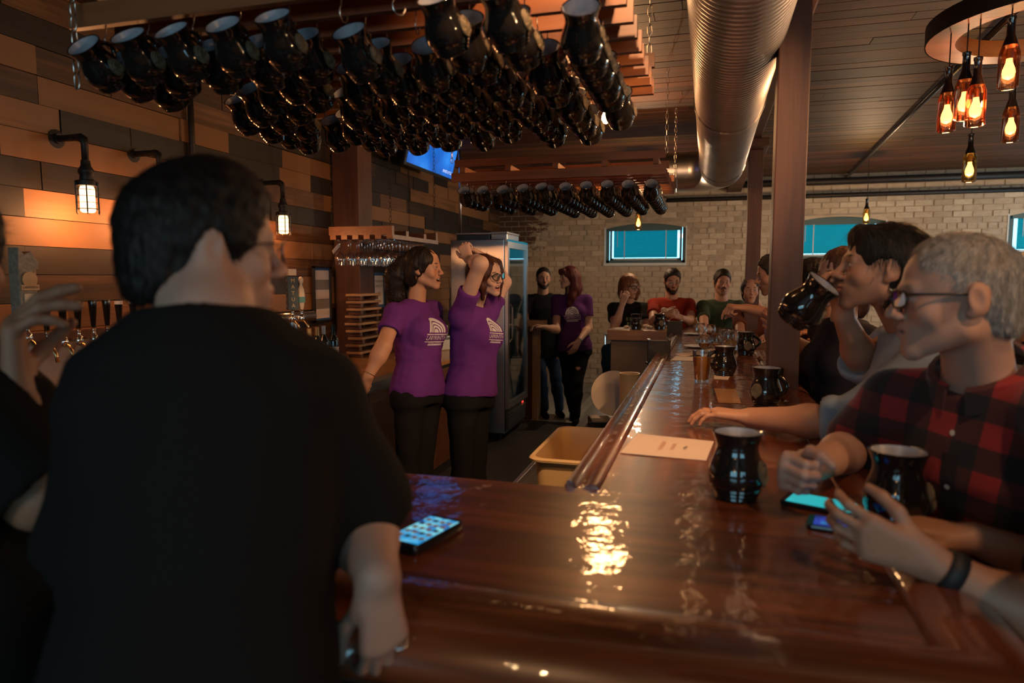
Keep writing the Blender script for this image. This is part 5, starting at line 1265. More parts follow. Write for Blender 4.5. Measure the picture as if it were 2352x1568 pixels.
def hair_long(vol=.016, paths=(), count=2500, ln=.06, seed=1, part=0.0, res=.005, fr=.0, wav=.004, ears=False):
    """cap of hair plus locks; paths: lists of head-local points with radii"""
    def f(I, col):
        o, M, s = I['hc'], I['HM'], I['hs']; T = lambda p: o + M @ (V(*p)*s); e = lambda c, r, k=.02, op=1: ell(T(c), np.array(r)*s, M, k*s, op)
        L = [e((0, -.018, .040), (.078 + vol, .099 + vol, .084 + vol)), e((0, -.055, -.035), (.068 + vol, .055 + vol, .075), .03)]
        L += [e((0, .120, -.052 + fr), (.070, .062, .098), .012, -1), e((0, .085, -.10), (.085, .075, .085), .015, -1)]
        for pth in paths:
            for (a, ra), (b, rb) in zip(pth[:-1], pth[1:]): L.append(cap(T(a), T(b), ra*s, rb*s, .03*s))
        if ears: L += [e((q*.09, .012, -.005), (.03, .045, .042), .012, -1) for q in (-1, 1)]
        ho, _ = sdf_part('hair', L, res, lambda P: np.array(col)*(1 + .3*noise3(((P-o) @ M)*np.array((1, 1, .25)), 150, 9))[:, None], 'hair_mat', I['root'], I['rp'], lambda P, n: wav*noise3(((P-o) @ M)*np.array((1, 1, .35)), 110, 2))
        rng = np.random.RandomState(seed); fl = lambda P: -M[:, 2]*.9 - M[:, 1]*.45*np.clip(((P-o) @ M[:, 2])/.1, 0, 1)[:, None] + 0*P
        reg = lambda P: (lambda q: ~((q[:, 1] > .045) & (q[:, 2] < .095)))(((P-o) @ M)/s)
        strands(ho, I['rp'], count, ln, .0009, fl, rng, col, 'hair_mat', .10, region=reg, jit=.16)
    return f
def glasses(I, col='glasses_black', round_=False, w=.026, h=.018, y=.112, z=.006, thick=.0021, lens=True):
    o, M, s = I['hc'], I['HM'], I['hs']; g = empty('glasses', (0, 0, 0)); g.parent = I['root']; T = lambda p: o + M @ (V(*p)*s) - I['rp']
    for q in (-1, 1):
        pts = []
        for i in range(20):
            a = 2*math.pi*i/20; n = 2.0 if round_ else 3.2; cx = math.copysign(abs(math.cos(a))**(2/n), math.cos(a)); sy = math.copysign(abs(math.sin(a))**(2/n), math.sin(a))
            x = q*.034 + w*cx; pts.append(T((x, y - 3.2*max(0, abs(x)-.02)**2*3, z + h*sy)))
        MB().tube(pts, thick, 6, closed=True).build('rim', col, g, smooth=True)
        if lens: MB().add(pts, [tuple(range(20))]).build('lens', 'lens', g)
        MB().tube([T((q*.060, y-.012, z+.010)), T((q*.074, .08, z+.010)), T((q*.080, .0, z+.008)), T((q*.080, -.018, z-.002)), T((q*.079, -.03, z-.018))], thick, 6).build('temple', col, g, smooth=True)
    MB().tube([T((-.009, y+.001, z+.004)), T((0, y+.004, z+.007)), T((.009, y+.001, z+.004))], thick, 6).build('bridge', col, g, smooth=True)
def project_print(I, vs, fs, cx, cz, mat, name, scale=1.0, parent=None, off=.0016, dirv=None):
    """lay flat artwork (x right, z up as seen by a viewer facing the chest) onto the shirt"""
    if 'bvh' not in I:
        me = I['shirt'].data; I['bvh'] = BVHTree.FromPolygons([tuple(v.co) for v in me.vertices], [tuple(p.vertices) for p in me.polygons])
    bvh = I['bvh']
    TM = I['TM']; out = []; d = TM[:, 1] if dirv is None else dirv
    right = unit(np.cross(TM[:, 2], d))*1.0
    for x, z in vs:
        p = I['pel'] - I['rp'] + right*(cx + x*scale) + TM[:, 2]*(cz + z*scale) + d*.6
        h = bvh.ray_cast(Vector(p), Vector(-d))
        q = np.array(h[0]) + np.array(d)*off if h[0] is not None else p - d*.45
        out.append(q)
    return MB().add(out, fs).build(name, mat, parent or I['root'])
def grid_strip(x0, x1, z0, z1, nx, nz):
    vs = [(x0 + (x1-x0)*i/nx, z0 + (z1-z0)*j/nz) for i in range(nx+1) for j in range(nz+1)]
    return vs, [(i*(nz+1)+j, (i+1)*(nz+1)+j, (i+1)*(nz+1)+j+1, i*(nz+1)+j+1) for i in range(nx) for j in range(nz)]
def brewery_print(I, cx, cz, sc, dirv=None):
    """white arched hill emblem with path lines, banner word and bars"""
    r = empty('shirt_print', (0, 0, 0)); r.parent = I['root']
    # dome made of a filled half disc, with rings cut as gaps
    for r0, r1 in ((.0, .018), (.023, .033), (.038, .048), (.053, .068)):
        vs = []; n = 16
        for i in range(n+1):
            a = math.pi*i/n
            for rr in (r0, (r0+r1)/2, r1): vs.append((rr*math.cos(a)*.95, rr*math.sin(a)*1.12 + .006))
        fs = [(i*3+j, (i+1)*3+j, (i+1)*3+j+1, i*3+j+1) for i in range(n) for j in range(2)]
        project_print(I, [(x*sc, z*sc) for x, z in vs], fs, cx, cz, 'print_white', 'dome_band', 1, r, dirv=dirv)
    for z0, z1, w in ((-.006, -.001, .078), (-.042, -.038, .078), (-.058, -.052, .055)):
        vs, fs = grid_strip(-w*sc, w*sc, z0*sc, z1*sc, 12, 1); project_print(I, vs, fs, cx, cz, 'print_white', 'bar', 1, r, dirv=dirv)
    vs, fs = text_mesh('LABYRINTH', .030*sc); project_print(I, [(x*.98, z - .022*sc) for x, z, _ in vs], fs, cx, cz, 'print_white', 'lettering', 1, r, dirv=dirv)
    vs, fs = text_mesh('BREWING COMPANY', .011*sc); project_print(I, [(x, z - .047*sc) for x, z, _ in vs], fs, cx, cz, 'print_white', 'lettering', 1, r, dirv=dirv)
def ring_on(I, p, axis, r, mat='silver', name='ring', w=.0022):
    a = unit(axis); u = unit(np.cross(a, (.3, .5, .8))); v = np.cross(a, u); p = np.asarray(p) - I['rp']
    MB().tube([p + r*(math.cos(t)*u + math.sin(t)*v) for t in np.linspace(0, 2*math.pi, 17)[:-1]], w, 6, closed=True).build(name, mat, I['root'], smooth=True)
# ================================================================== the people
cF, cR, cU = CF*1.0, CR*1.0, CU*1.0
UP = V(0, 0, 1); FH = unit(V(CF[0], CF[1], 0))       # camera-forward on the floor plane
def dirv(r=0, f=0, u=0): return unit(CR*r + FH*f + UP*u)
PURPLE = (.125, .030, .20)
WARM = (.44, .235, .15); PALE = (.52, .32, .24)

# --- man in the foreground, seen from behind, elbow on the bar
hc = W(474, 582, .985)
I = person('man in black t-shirt seen from behind at left, elbow on the bar', hc, dirv(.80, .60, -.02), W(478, 735, .93), W(450, 1560, .82), W(338, 905, .92), W(712, 905, .95),
           armL=(W(245, 1300, .88), W(280, 1700, .82)), armR=(W(820, 1190, 1.03), W(868, 1322, .90)),
           handR=dict(d=dirv(.10, -.12, -.95), n=dirv(-.5, .85, 0), curl=(34, 46, 30), spread=4, thumb=[(.75, .55, .45), (.9, .2, .4), (.95, .05, .3)], s=.90, side='L'),
           handL=dict(d=dirv(0, 0, -1), n=dirv(.8, .3, 0)), s=.98, hs=.94, girth=(.95, 1.04), belly=.02, skin=(.46, .27, .20), stubble=(.06, .045, .04), shirt=(.013, .0115, .011), sleeve=.86, cuff=.030, hem=-.3, fat=1.05,
           legs=((V(-.62, .58, .52), V(-.62, .56, .08)), (V(-.42, .60, .52), V(-.42, .58, .08))), hair=hair_short(.012, .006, .022, 6000, .016, 3, back=-.060, res=.004), hair_col=(.010, .007, .006), res=.0040, sres=.008, fold=.007, foldf=14, arm_s=1.12, neckcut=-.012)
glasses(I, 'steel_dark', False, .026, .017, thick=.0014)
hw_ = W(868, 1322, .90)
ring_on(I, hw_ + dirv(.10, -.12, -.95)*.092 + dirv(.9, .4, 0)*.020, dirv(.1, .3, -.9), .0100, 'silver')

# --- person at the left edge with a raised hand
hc = W(-150, 612, 1.15)
I = person('person in dark shirt at the left edge with a raised hand', hc, dirv(.15, .98, 0), W(-115, 800, 1.12), W(-140, 1500, 1.05), W(-340, 930, 1.05), W(-125, 965, 1.0),
           armR=(W(92, 1140, 1.02), W(38, 905, 1.06)), handR=dict(d=dirv(-.05, .1, 1), n=dirv(.75, .45, .2), curls=[(35, 18, 10), (42, 22, 12), (52, 30, 15), (58, 36, 20)], thumb=[(.6, .5, .5), (.7, .2, .6), (.7, .0, .7)], spread=9, r=1.18, s=1.02),
           s=1.05, skin=(.34, .165, .095), shirt=(.012, .011, .010), sleeve=.84, cuff=.022, hair=hair_short(.018, .01, .022, 1500, .03, 5), hair_col=(.008, .006, .005), res=.0048, sres=.010)

# --- bartender with curly ponytail
hc = W(973, 619, 3.9)
tf = dirv(.86, -.42)
B1 = dict(nb=W(957, 694, 3.93), pel=W(962, 888, 3.93))
rt = np.cross(tf, UP)
I = person('smiling bartender with curly dark ponytail leaning back in a purple t-shirt', hc, dirv(.95, -.24, .03), B1['nb'], B1['pel'], B1['nb'] - UP*.055 - rt*.165 + tf*.0, B1['nb'] - UP*.055 + rt*.165 - tf*.03,
           armR=(W(880, 797, 3.66), W(847, 862, 3.62)), armL=(W(1000, 790, 4.15), W(985, 862, 4.25)), handR=dict(d=dirv(-.45, .1, -.9), n=dirv(-.7, .5, -.3), curl=(15, 20, 15)), handL=dict(d=dirv(-.2, 0, -1), n=dirv(-.8, .4, 0)),
           s=.98, hs=.99, fem=True, girth=(1.02, 1.05), bust=1.06, skin=(.47, .24, .145), mouth='open', shirt=PURPLE, sleeve=.50, hem=-.10, legs=((W(968, 1090, 3.98), V(0, 0, .08) + W(968, 1290, 3.98)*V(1, 1, 0)), (W(935, 1090, 3.86), V(0, 0, .08) + W(930, 1290, 3.86)*V(1, 1, 0))),
           trouser=(.011, .010, .011), res=.0039, sres=.007, fold=.008, foldf=26, hair=None, neckcut=-.012, brow=(.015, .009, .006))
hair_long(.010, [[((0, -.105, .055), .030), ((0, -.135, .03), .036)], [((0, -.135, .03), .046), ((.01, -.165, -.03), .062), ((0, -.175, -.10), .062), ((0, -.165, -.165), .050), ((0, -.15, -.215), .03)]], 900, .045, 3, wav=.006)(I, (.013, .007, .005))
def curls(I, pts, n, col, seed, rad=.011, span=.05):
    rng = random.Random(seed); h = [c for c in I['root'].children if c.name.startswith('hair')][0]; mb = MB()
    for _ in range(n):
        a, ra = pts[rng.randrange(len(pts))]; dd = V(*[rng.gauss(0, 1) for _ in range(3)]); c = hpts(I, *a) + unit(dd)*ra*rng.uniform(.55, 1.0) - I['rp'] + UP*.02; L = rng.uniform(.6, 1.3)*span; ph = rng.uniform(0, 6.28); r = rad*rng.uniform(.7, 1.3)
        mb.tube([c + V(r*math.cos(ph + t*9), r*math.sin(ph + t*9), -L*t) for t in np.linspace(0, 1, 11)], .0032, 5)
    me = mb.mesh('hair_curls', 'hair_mat', smooth=True); at = me.color_attributes.new('col', 'FLOAT_COLOR', 'POINT'); at.data.foreach_set('color', list(col + (1,))*len(me.vertices)); o = link('hair_curls', me, h); o['kind'] = 'stuff'
curls(I, [((.01, -.165, -.03), .07), ((0, -.175, -.10), .07), ((0, -.165, -.165), .06), ((0, -.15, -.215), .045), ((0, -.14, .02), .05)], 420, (.016, .009, .006), 4, .007, .035)
brewery_print(I, .0, I['H']*.62, 1.12)
e0 = hpts(I, .085, -.014, -.045); ring_on(I, e0, dirv(1, 0, 0), .012, 'gold', 'earring', .001); ring_on(I, W(848, 858, 3.62), unit(W(847, 862, 3.62)-W(880, 797, 3.66)), .031, 'gold', 'bracelet', .0012)

# --- bartender with glasses, arms over her head
hc = W(1116, 634, 4.05); tf = dirv(.86, -.45); rt = np.cross(tf, UP); nb = W(1090, 704, 4.08); pel = W(1080, 895, 4.08)
I = person('laughing bartender in glasses with arms raised over her head, purple t-shirt', hc, dirv(.80, -.58, -.06), nb, pel, nb - UP*.045 - rt*.165, nb - UP*.045 + rt*.165,
           armR=(W(1103, 606, 3.78), W(1078, 596, 4.0)), armL=(W(1158, 648, 4.3), W(1118, 592, 4.22)), handR=dict(d=dirv(-.25, .35, .55), n=dirv(.5, .6, -.5), curl=(40, 45, 25)), handL=dict(d=dirv(-.6, 0, .3), n=dirv(0, -.3, -1), curl=(30, 40, 20)),
           s=.99, hs=.98, roll=R_(-8), fem=True, girth=(1.06, 1.15), bust=1.12, belly=.010, skin=PALE, mouth='open', shirt=PURPLE, sleeve=.45, hem=-.06, legs=((W(1092, 1100, 4.16), V(0, 0, .08) + W(1092, 1280, 4.16)*V(1, 1, 0)), (W(1062, 1100, 4.02), V(0, 0, .08) + W(1058, 1280, 4.02)*V(1, 1, 0))),
           trouser=(.010, .010, .011), res=.0039, sres=.007, fold=.008, foldf=24, neckcut=-.012, brow=(.03, .014, .008), seed=3)
hair_long(.011, [[((.060, .045, .075), .028), ((.082, .045, .02), .024), ((.088, .040, -.05), .020), ((.085, .035, -.12), .014)], [((-.060, .045, .075), .028), ((-.082, .04, .02), .024), ((-.088, .035, -.05), .020), ((-.085, .03, -.12), .016)], [((0, -.09, .02), .05), ((0, -.10, -.10), .05)]], 1500, .07, 5)(I, (.045, .013, .008))
glasses(I, 'glasses_black', True, .025, .021, thick=.0026)
brewery_print(I, .0, I['H']*.70, 1.05)

# --- bearded man in dark polo by the half wall
hc = W(1248, 640, 7.75); tf = dirv(.15, -1); rt = np.cross(tf, UP); nb = W(1247, 676, 7.82); pel = W(1250, 788, 7.85)
I = person('bearded man in a black polo shirt and jeans behind the half wall', hc, dirv(.10, -1, -.02), nb, pel, nb - UP*.06 - rt*.185, nb - UP*.06 + rt*.185,
           armR=(W(1205, 735, 7.75), W(1217, 752, 7.45)), armL=(W(1292, 740, 7.8), W(1290, 790, 7.75)), handR=dict(d=dirv(.3, -.7, .1), n=dirv(0, 0, -1), curl=(35, 40, 20)), handL=dict(d=dirv(0, 0, -1), n=dirv(-1, 0, 0)),
           skin=(.40, .22, .145), beard=(.012, .008, .007), brow=(.012, .008, .006), shirt=(.010, .010, .012), sleeve=.62, hem=-.28, legs=((W(1277, 870, 7.8), V(0, 0, .08) + W(1285, 950, 7.75)*V(1, 1, 0)), (W(1243, 870, 7.75), V(0, 0, .08) + W(1250, 950, 7.7)*V(1, 1, 0))),
           trouser=(.016, .030, .055), res=.006, sres=.010, hair=hair_short(.004, 0, .026, 600, .010, 7, res=.006), hair_col=(.014, .010, .008), vneck=.01)
# --- woman with long red hair, walking
hc = W(1306, 638, 7.4); tf = dirv(-.12, -1); rt = np.cross(tf, UP); nb = W(1313, 678, 7.48); pel = W(1319, 792, 7.5)
I = person('woman with long dark red hair in a purple t-shirt and ripped jeans', hc, dirv(-.93, -.40, -.02), nb, pel, nb - UP*.05 - rt*.165, nb - UP*.05 + rt*.165,
           armR=(W(1278, 757, 7.35), W(1252, 751, 7.15)), armL=(W(1352, 752, 7.45), W(1330, 782, 7.2)), handR=dict(d=dirv(-.9, -.2, .15), n=dirv(0, -.3, -1), curl=(25, 35, 25)), handL=dict(d=dirv(-.45, -.2, -.8), n=dirv(-.3, .8, 0), curl=(20, 25, 20)),
           s=.97, hs=.97, fem=True, girth=(1.10, 1.1), skin=PALE, shirt=(.075, .022, .115), sleeve=.55, hem=-.12, legs=((W(1325, 880, 7.35), V(0, 0, .08) + W(1322, 958, 7.28)*V(1, 1, 0)), (W(1305, 875, 7.5), V(0, 0, .08) + W(1316, 945, 7.6)*V(1, 1, 0))),
           trouser=lambda P: np.where((np.linalg.norm((P - W(1323, 848, 7.24))*np.array((1, .4, 2.6)), axis=1) < .055)[:, None], np.array(PALE), np.array((.010, .010, .011))), res=.0055, sres=.009,
           hair=hair_long(.012, [[((.06, -.03, .0), .04), ((.075, -.05, -.10), .042), ((.07, -.04, -.20), .042), ((.07, -.01, -.29), .03)], [((-.06, -.03, .0), .04), ((-.07, -.03, -.10), .042), ((-.075, .0, -.20), .042), ((-.07, .03, -.29), .03)], [((0, -.09, .0), .06), ((0, -.1, -.12), .06), ((0, -.09, -.24), .045)], [((-.03, .085, .085), .02), ((0, .098, .06), .018), ((.03, .085, .085), .02)]], 1200, .09, 8, res=.006), hair_col=(.075, .010, .010), neckcut=-.01)
brewery_print(I, .0, I['H']*.60, 1.15)
ring_on(I, W(1330, 782, 7.2), unit(W(1330, 782, 7.2)-W(1352, 752, 7.45)), .030, 'silver', 'watch', .006)

# --- seated group at the end counter
def seated(label, px, py, D, fwd, tf, skin, shirt, beard=None, hairf=None, hcol=(.02, .012, .008), armR=None, armL=None, handR=None, handL=None, fem=False, lean=0.0, **kw):
    hc = W(px, py, D); rt = np.cross(tf, UP); nb = hc - UP*(.185 if not fem else .175) - tf*.02; pel = nb - UP*.50 - tf*.02 + lean; nb = nb + lean*.35
    if 'legs' not in kw:
        kw['legs'] = tuple((pel + tf*.40 + rt*(.11*q) - UP*.02, pel + tf*.38 + rt*(.12*q) - UP*.46) for q in (-1, 1)); kw.setdefault('trouser', (.018, .022, .030))
    return person(label, hc, fwd, nb, pel, nb - UP*.055 - rt*(.19 if not fem else .165), nb - UP*.055 + rt*(.19 if not fem else .165), armR=armR, armL=armL, handR=handR, handL=handL, fem=fem,
                  skin=skin, shirt=shirt, beard=beard, hair=hairf, hair_col=hcol, **kw)
I = seated('woman in glasses and black hop print t-shirt, hand at her chin', 1446, 658, 7.2, dirv(.50, -.85, -.12), dirv(.05, -1), PALE, (.012, .011, .012), fem=True,
           armR=(W(1412, 752, 6.95), W(1429, 700, 6.92)), armL=(W(1486, 757, 7.1), W(1478, 752, 6.8)), handR=dict(d=dirv(.25, -.2, .9), n=dirv(.5, .8, 0), curl=(45, 55, 30)), handL=dict(d=dirv(-.3, -.6, 0), n=dirv(0, 0, -1), curl=(30, 40, 20)),
           res=.0055, sres=.009, girth=(1.15, 1.2), bust=1.15, hairf=hair_long(.014, [[((.065, .02, .03), .035), ((.078, .03, -.05), .034), ((.07, .04, -.12), .022)], [((-.065, .02, .03), .035), ((-.078, .03, -.05), .034), ((-.07, .04, -.12), .022)], [((0, -.09, .0), .06), ((0, -.09, -.10), .055)]], 1000, .06, 9, res=.006), hcol=(.16, .065, .028),
           legs=((W(1420, 805, 7.05), W(1420, 890, 7.1)), (W(1396, 805, 7.1), W(1396, 890, 7.2))), trouser=(.014, .045, .085))
glasses(I, 'glasses_black', False, .027, .018, thick=.003)
pr = empty('hop_print', (0, 0, 0)); pr.parent = I['root']
for i in range(4):
    for j in range(3):
        n = 10; vs = [(.012*math.cos(2*math.pi*k/n) + .035*(i-1.5) + .012*(j % 2), .018*math.sin(2*math.pi*k/n) + .048*(1-j)) for k in range(n)]
        project_print(I, vs, [tuple(range(n))], .0, I['H']*.60, 'print_green', 'hop', 1, pr)
I = seated('bearded man in glasses and a red t-shirt eating at the end counter', 1544, 646, 7.2, dirv(-.06, -1, -.22), dirv(0, -1), (.44, .24, .16), (.21, .022, .012), beard=(.018, .010, .008),
           armR=(W(1500, 738, 6.85), W(1522, 722, 6.6)), armL=(W(1590, 740, 6.85), W(1566, 730, 6.6)), handR=dict(d=dirv(.7, -.3, .2), n=dirv(.2, .7, -.4), curl=(40, 45, 25)), handL=dict(d=dirv(-.7, -.3, .25), n=dirv(-.2, .6, -.5), curl=(40, 45, 25)),
           res=.0055, sres=.009, girth=(1.14, 1.2), hs=1.03, hairf=hair_short(.008, .004, .022, 900, .015, 2, res=.006), hcol=(.016, .010, .008))
glasses(I, 'silver', False, .026, .016, thick=.0013)
bd = [(.0, .055), (.055, 0), (0, -.055), (-.055, 0)]
pr = empty('diamond_print', (0, 0, 0)); pr.parent = I['root']; plain('print_orange', (.42, .09, .03), .8)
for a, b in zip(bd, bd[1:] + bd[:1]):
    vs = []
    for t in np.linspace(0, 1, 7): x, z = a[0] + (b[0]-a[0])*t, a[1] + (b[1]-a[1])*t; vs += [(x, z), (x*.9, z*.9)]
    project_print(I, vs, [(2*i, 2*i+2, 2*i+3, 2*i+1) for i in range(6)], 0, I['H']*.56, 'print_orange', 'line', 1, pr)
r = setp(empty('bread_piece', tuple(W(1526, 712, 6.52))), 'piece of bread held by the man in the red t-shirt', 'bread')
MB().sphere((0, 0, 0), .03, 10, 8, (1.2, .7, .8)).build('crumb', 'ivory', r, smooth=True)
I = seated('man with a moustache in a green t-shirt by the far post', 1659, 650, 7.1, dirv(-.10, -1, -.05), dirv(-.05, -1), (.46, .22, .14), (.055, .075, .045), stubble=(.05, .03, .02),
           armR=(W(1618, 755, 6.6), W(1640, 765, 6.3)), armL=(W(1708, 750, 6.6), W(1690, 765, 6.3)), handR=dict(d=dirv(.5, -.6, 0), n=dirv(0, 0, -1), curl=(20, 30, 20)), handL=dict(d=dirv(-.5, -.6, 0), n=dirv(0, 0, -1), curl=(20, 30, 20)),
           res=.0055, sres=.009, girth=(1.1, 1.15), hs=1.03, hairf=hair_short(.010, .006, .022, 900, .018, 4, res=.006), hcol=(.022, .013, .009))
mo = MB(); o_, M_ = I['hc'], I['HM']
for q in (-1, 1): mo.tube([hpts(I, 0, .100, -.042) - I['rp'], hpts(I, q*.014, .098, -.044) - I['rp'], hpts(I, q*.029, .086, -.056) - I['rp']], [.006, .0065, .003], 8)
mo.build('moustache', plain('moustache_brown', (.03, .016, .010), .7), I['root'], smooth=True)
I = seated('dark haired woman whose face shows below the pointing arm', 1724, 668, 6.05, dirv(-.25, -1, .02), dirv(-.5, -.85), (.46, .24, .16), (.16, .055, .04), fem=True, res=.006, sres=.011,
           hairf=hair_long(.008, [[((0, -.10, .02), .05), ((0, -.11, -.12), .045)]], 700, .06, 6, res=.006), hcol=(.014, .009, .007), s=.95, hs=.96,
           lean=CR*.2, armR=(W(1700, 765, 5.9), W(1700, 775, 5.65)), armL=(W(1790, 765, 5.9), W(1755, 775, 5.6)), handR=dict(d=dirv(.3, -.7, 0), n=dirv(0, 0, -1)), handL=dict(d=dirv(-.3, -.7, 0), n=dirv(0, 0, -1)))
# --- man behind the post, pointing
hc = W(1778, 632, 4.35); nb = W(1806, 706, 4.40); pel = W(1830, 900, 4.45); tf = dirv(-.95, -.1); rt = np.cross(tf, UP)
I = person('man half hidden by the front post with a tattooed arm pointing at the glasses', hc, dirv(-.86, .18, -.18), nb, pel, nb - UP*.06 - rt*.185, nb - UP*.06 + rt*.185,
           armL=(W(1815, 733, 3.95), W(1716, 708, 3.98)), armR=(W(1790, 800, 4.5), W(1722, 800, 4.5)), handL=dict(d=dirv(-.80, -.05, .08), n=dirv(.15, .2, -1), curls=[(62, 18, 10), (75, 75, 50), (78, 80, 50), (78, 80, 50)], thumb=[(.7, .4, .6), (.6, .1, .8), (.5, 0, .9)]),
           handR=dict(d=dirv(-.9, 0, 0), n=dirv(0, 0, -1)), legs=tuple((pel + tf*.36 + np.cross(tf, UP)*(.12*q) - UP*.02, pel + tf*.33 + np.cross(tf, UP)*(.13*q) - UP*.46) for q in (-1, 1)), trouser=(.02, .024, .032), skin=(.45, .24, .155), shirt=(.30, .24, .31), sleeve=.58, res=.005, sres=.010, stubble=(.06, .04, .03), hair=hair_short(.008, .004, .022, 1000, .015, 6), hair_col=(.035, .024, .018))
mb = MB(); p_ = W(1760, 716, 3.905) - I['rp']
for k in range(3): mb.tube([p_ + CR*(.020 - .006*k)*math.cos(t) + UP*(.022 - .006*k)*math.sin(t) for t in np.linspace(0, 5, 12)], .0013, 4)
mb.build('tattoo', plain('tattoo_ink', (.05, .05, .055), .6), I['root'])
# --- man in a black cap, hands gesturing
hc = W(1866, 655, 3.35); nb = W(1885, 745, 3.4); pel = W(1905, 985, 3.45); tf = dirv(-.97, .0); rt = np.cross(tf, UP)
I = person('man in a black cap gesturing behind the drinking man', hc, dirv(-.9, .35, -.05), nb, pel, nb - UP*.06 - rt*.18, nb - UP*.06 + rt*.18,
           armL=(W(1915, 838, 3.15), W(1822, 782, 3.1)), armR=(W(1880, 840, 3.5), W(1890, 775, 3.25)), handL=dict(d=dirv(-.75, 0, .6), n=dirv(.2, .9, 0), curl=(25, 30, 20)), handR=dict(d=dirv(-.8, -.2, .25), n=dirv(0, .1, -1), curls=[(15, 25, 15), (20, 30, 20), (35, 40, 20), (40, 50, 20)], spread=9),
           legs=tuple((pel + tf*.36 + np.cross(tf, UP)*(.12*q) - UP*.02, pel + tf*.33 + np.cross(tf, UP)*(.13*q) - UP*.46) for q in (-1, 1)), trouser=(.02, .024, .032), skin=(.42, .21, .13), shirt=(.035, .018, .020), sleeve=.55, res=.005, sres=.010, stubble=(.05, .03, .025), hair=hair_short(.008, 0, .022, 400, .015, 8), hair_col=(.012, .009, .008))
L_ = [ell(hpts(I, 0, -.012, .048), (.087, .108, .083), I['HM'], .02), ell(hpts(I, 0, .0, -.055), (.2, .2, .095), I['HM'], .006, -1)]
co, _ = sdf_part('cap', L_, .005, (.010, .010, .011), 'cloth', I['root'], I['rp'])
sdf_part('cap_brim', [ell(hpts(I, 0, .125, .040), (.07, .075, .006), I['HM'], .01)], .004, (.010, .010, .011), 'cloth', co, I['rp']) if False else None
MB().add([hpts(I, .075*math.sin(a)*k, .075 + (.075*math.cos(a)*k if k > .5 else .02), .040 + .004*math.cos(a) - dz) - I['rp'] for dz in (0, .004) for k in (.45, 1.0) for a in np.linspace(-1.5, 1.5, 11)],
         [(i, i+1, 12+i, 11+i) for i in range(10)] + [(22+i, 33+i, 34+i, 23+i) for i in range(10)] + [(11+i, 12+i, 34+i, 33+i) for i in range(10)]).build('cap_brim', 'leather_black', co)
# --- person partly hidden, and one at the right edge
I = seated('person with reddish hair mostly hidden behind the drinking man', 1932, 640, 2.85, dirv(-.9, -.3, 0), dirv(-.95, -.1), (.45, .24, .16), (.03, .025, .03), fem=True, res=.006, sres=.010, hairf=hair_long(.012, [[((0, -.09, .0), .06), ((0, -.09, -.12), .05)]], 700, .06, 12), hcol=(.09, .035, .018))
I = seated('person with long brown hair at the right edge behind the older man', 2368, 668, 2.3, dirv(-.7, .6, 0), dirv(-.8, .4), (.45, .25, .17), (.02, .018, .018), fem=True, res=.006, sres=.010, hairf=hair_long(.014, [[((.06, -.05, .0), .045), ((.07, -.06, -.15), .045)], [((-.06, -.05, .0), .045), ((-.07, -.06, -.15), .045)], [((0, -.09, .0), .06), ((0, -.1, -.2), .06)]], 1600, .08, 14), hcol=(.065, .025, .012))
# --- man drinking from a mug
hc = W(2024, 622, 1.93); nb = W(2092, 752, 2.0); pel = W(2165, 1130, 2.05); tf = dirv(-.93, .25); rt = np.cross(tf, UP)
I = person('dark haired man in a grey shirt drinking from a black mug', hc, dirv(-.93, .28, .12), nb, pel, nb - UP*.075 - rt*.18 - tf*.01, nb - UP*.07 + rt*.18,
           armL=(W(1930, 972, 1.93), W(1722, 958, 2.10)), armR=(W(1985, 838, 2.2), W(1938, 728, 2.06)),
           handL=dict(d=dirv(-.86, .42, .06), n=dirv(.05, .0, -1), curls=[(8, 26, 16), (10, 30, 18), (12, 32, 18), (14, 34, 20)], spread=5, thumb=[(.75, .55, .1), (.9, .25, .2), (.95, .05, .25)]),
           handR=dict(d=dirv(-.28, -.12, .92), n=dirv(-.80, -.5, -.15), curls=[(30, 50, 30)]*4, spread=3, thumb=[(.7, .4, .5), (.7, .0, .8), (.6, -.2, .9)]),
           legs=tuple((pel + tf*.36 + np.cross(tf, UP)*(.12*q) - UP*.02, pel + tf*.33 + np.cross(tf, UP)*(.13*q) - UP*.46) for q in (-1, 1)), trouser=(.02, .024, .032), skin=(.44, .22, .135), stubble=(.05, .03, .022), brow=(.014, .009, .007), shirt=(.27, .32, .37), sleeve=1.06, cuff=.024, hem=-.25, girth=(1.05, 1.08), res=.0036, sres=.007, fold=.007, foldf=17, hs=1.02, arm_s=1.08, neckcut=-.005,
           hair=hair_long(.012, [[((0, -.09, .02), .055), ((.0, -.09, -.06), .045)], [((.05, -.06, -.02), .034), ((.052, -.062, -.085), .018)], [((-.05, -.06, -.02), .034), ((-.052, -.062, -.085), .018)], [((.040, .052, .086), .022), ((.0, .066, .088), .023), ((-.040, .052, .086), .022)]], 3500, .05, 21, res=.0045, ears=True), hair_col=(.013, .010, .008))
MB().tube([W(1838 + 2*math.cos(t)*0, 930, 2.0) - I['rp'] for t in (0, 1)], .001, 4) if False else None
ax = dirv(.50, -.42, .75); hx = dirv(.2, .93, .1); hx = unit(hx - ax*np.dot(hx, ax)); Mm = np.stack([hx, np.cross(ax, hx), ax], 1)
rim = W(1895, 652, 1.93); mug(rim - ax*.143, Mm, 'black pottery mug tipped to the drinking man\'s mouth')
ring_on(I, W(1632, 932, 2.12), dirv(-.86, .42, 0), .0105, 'silver')
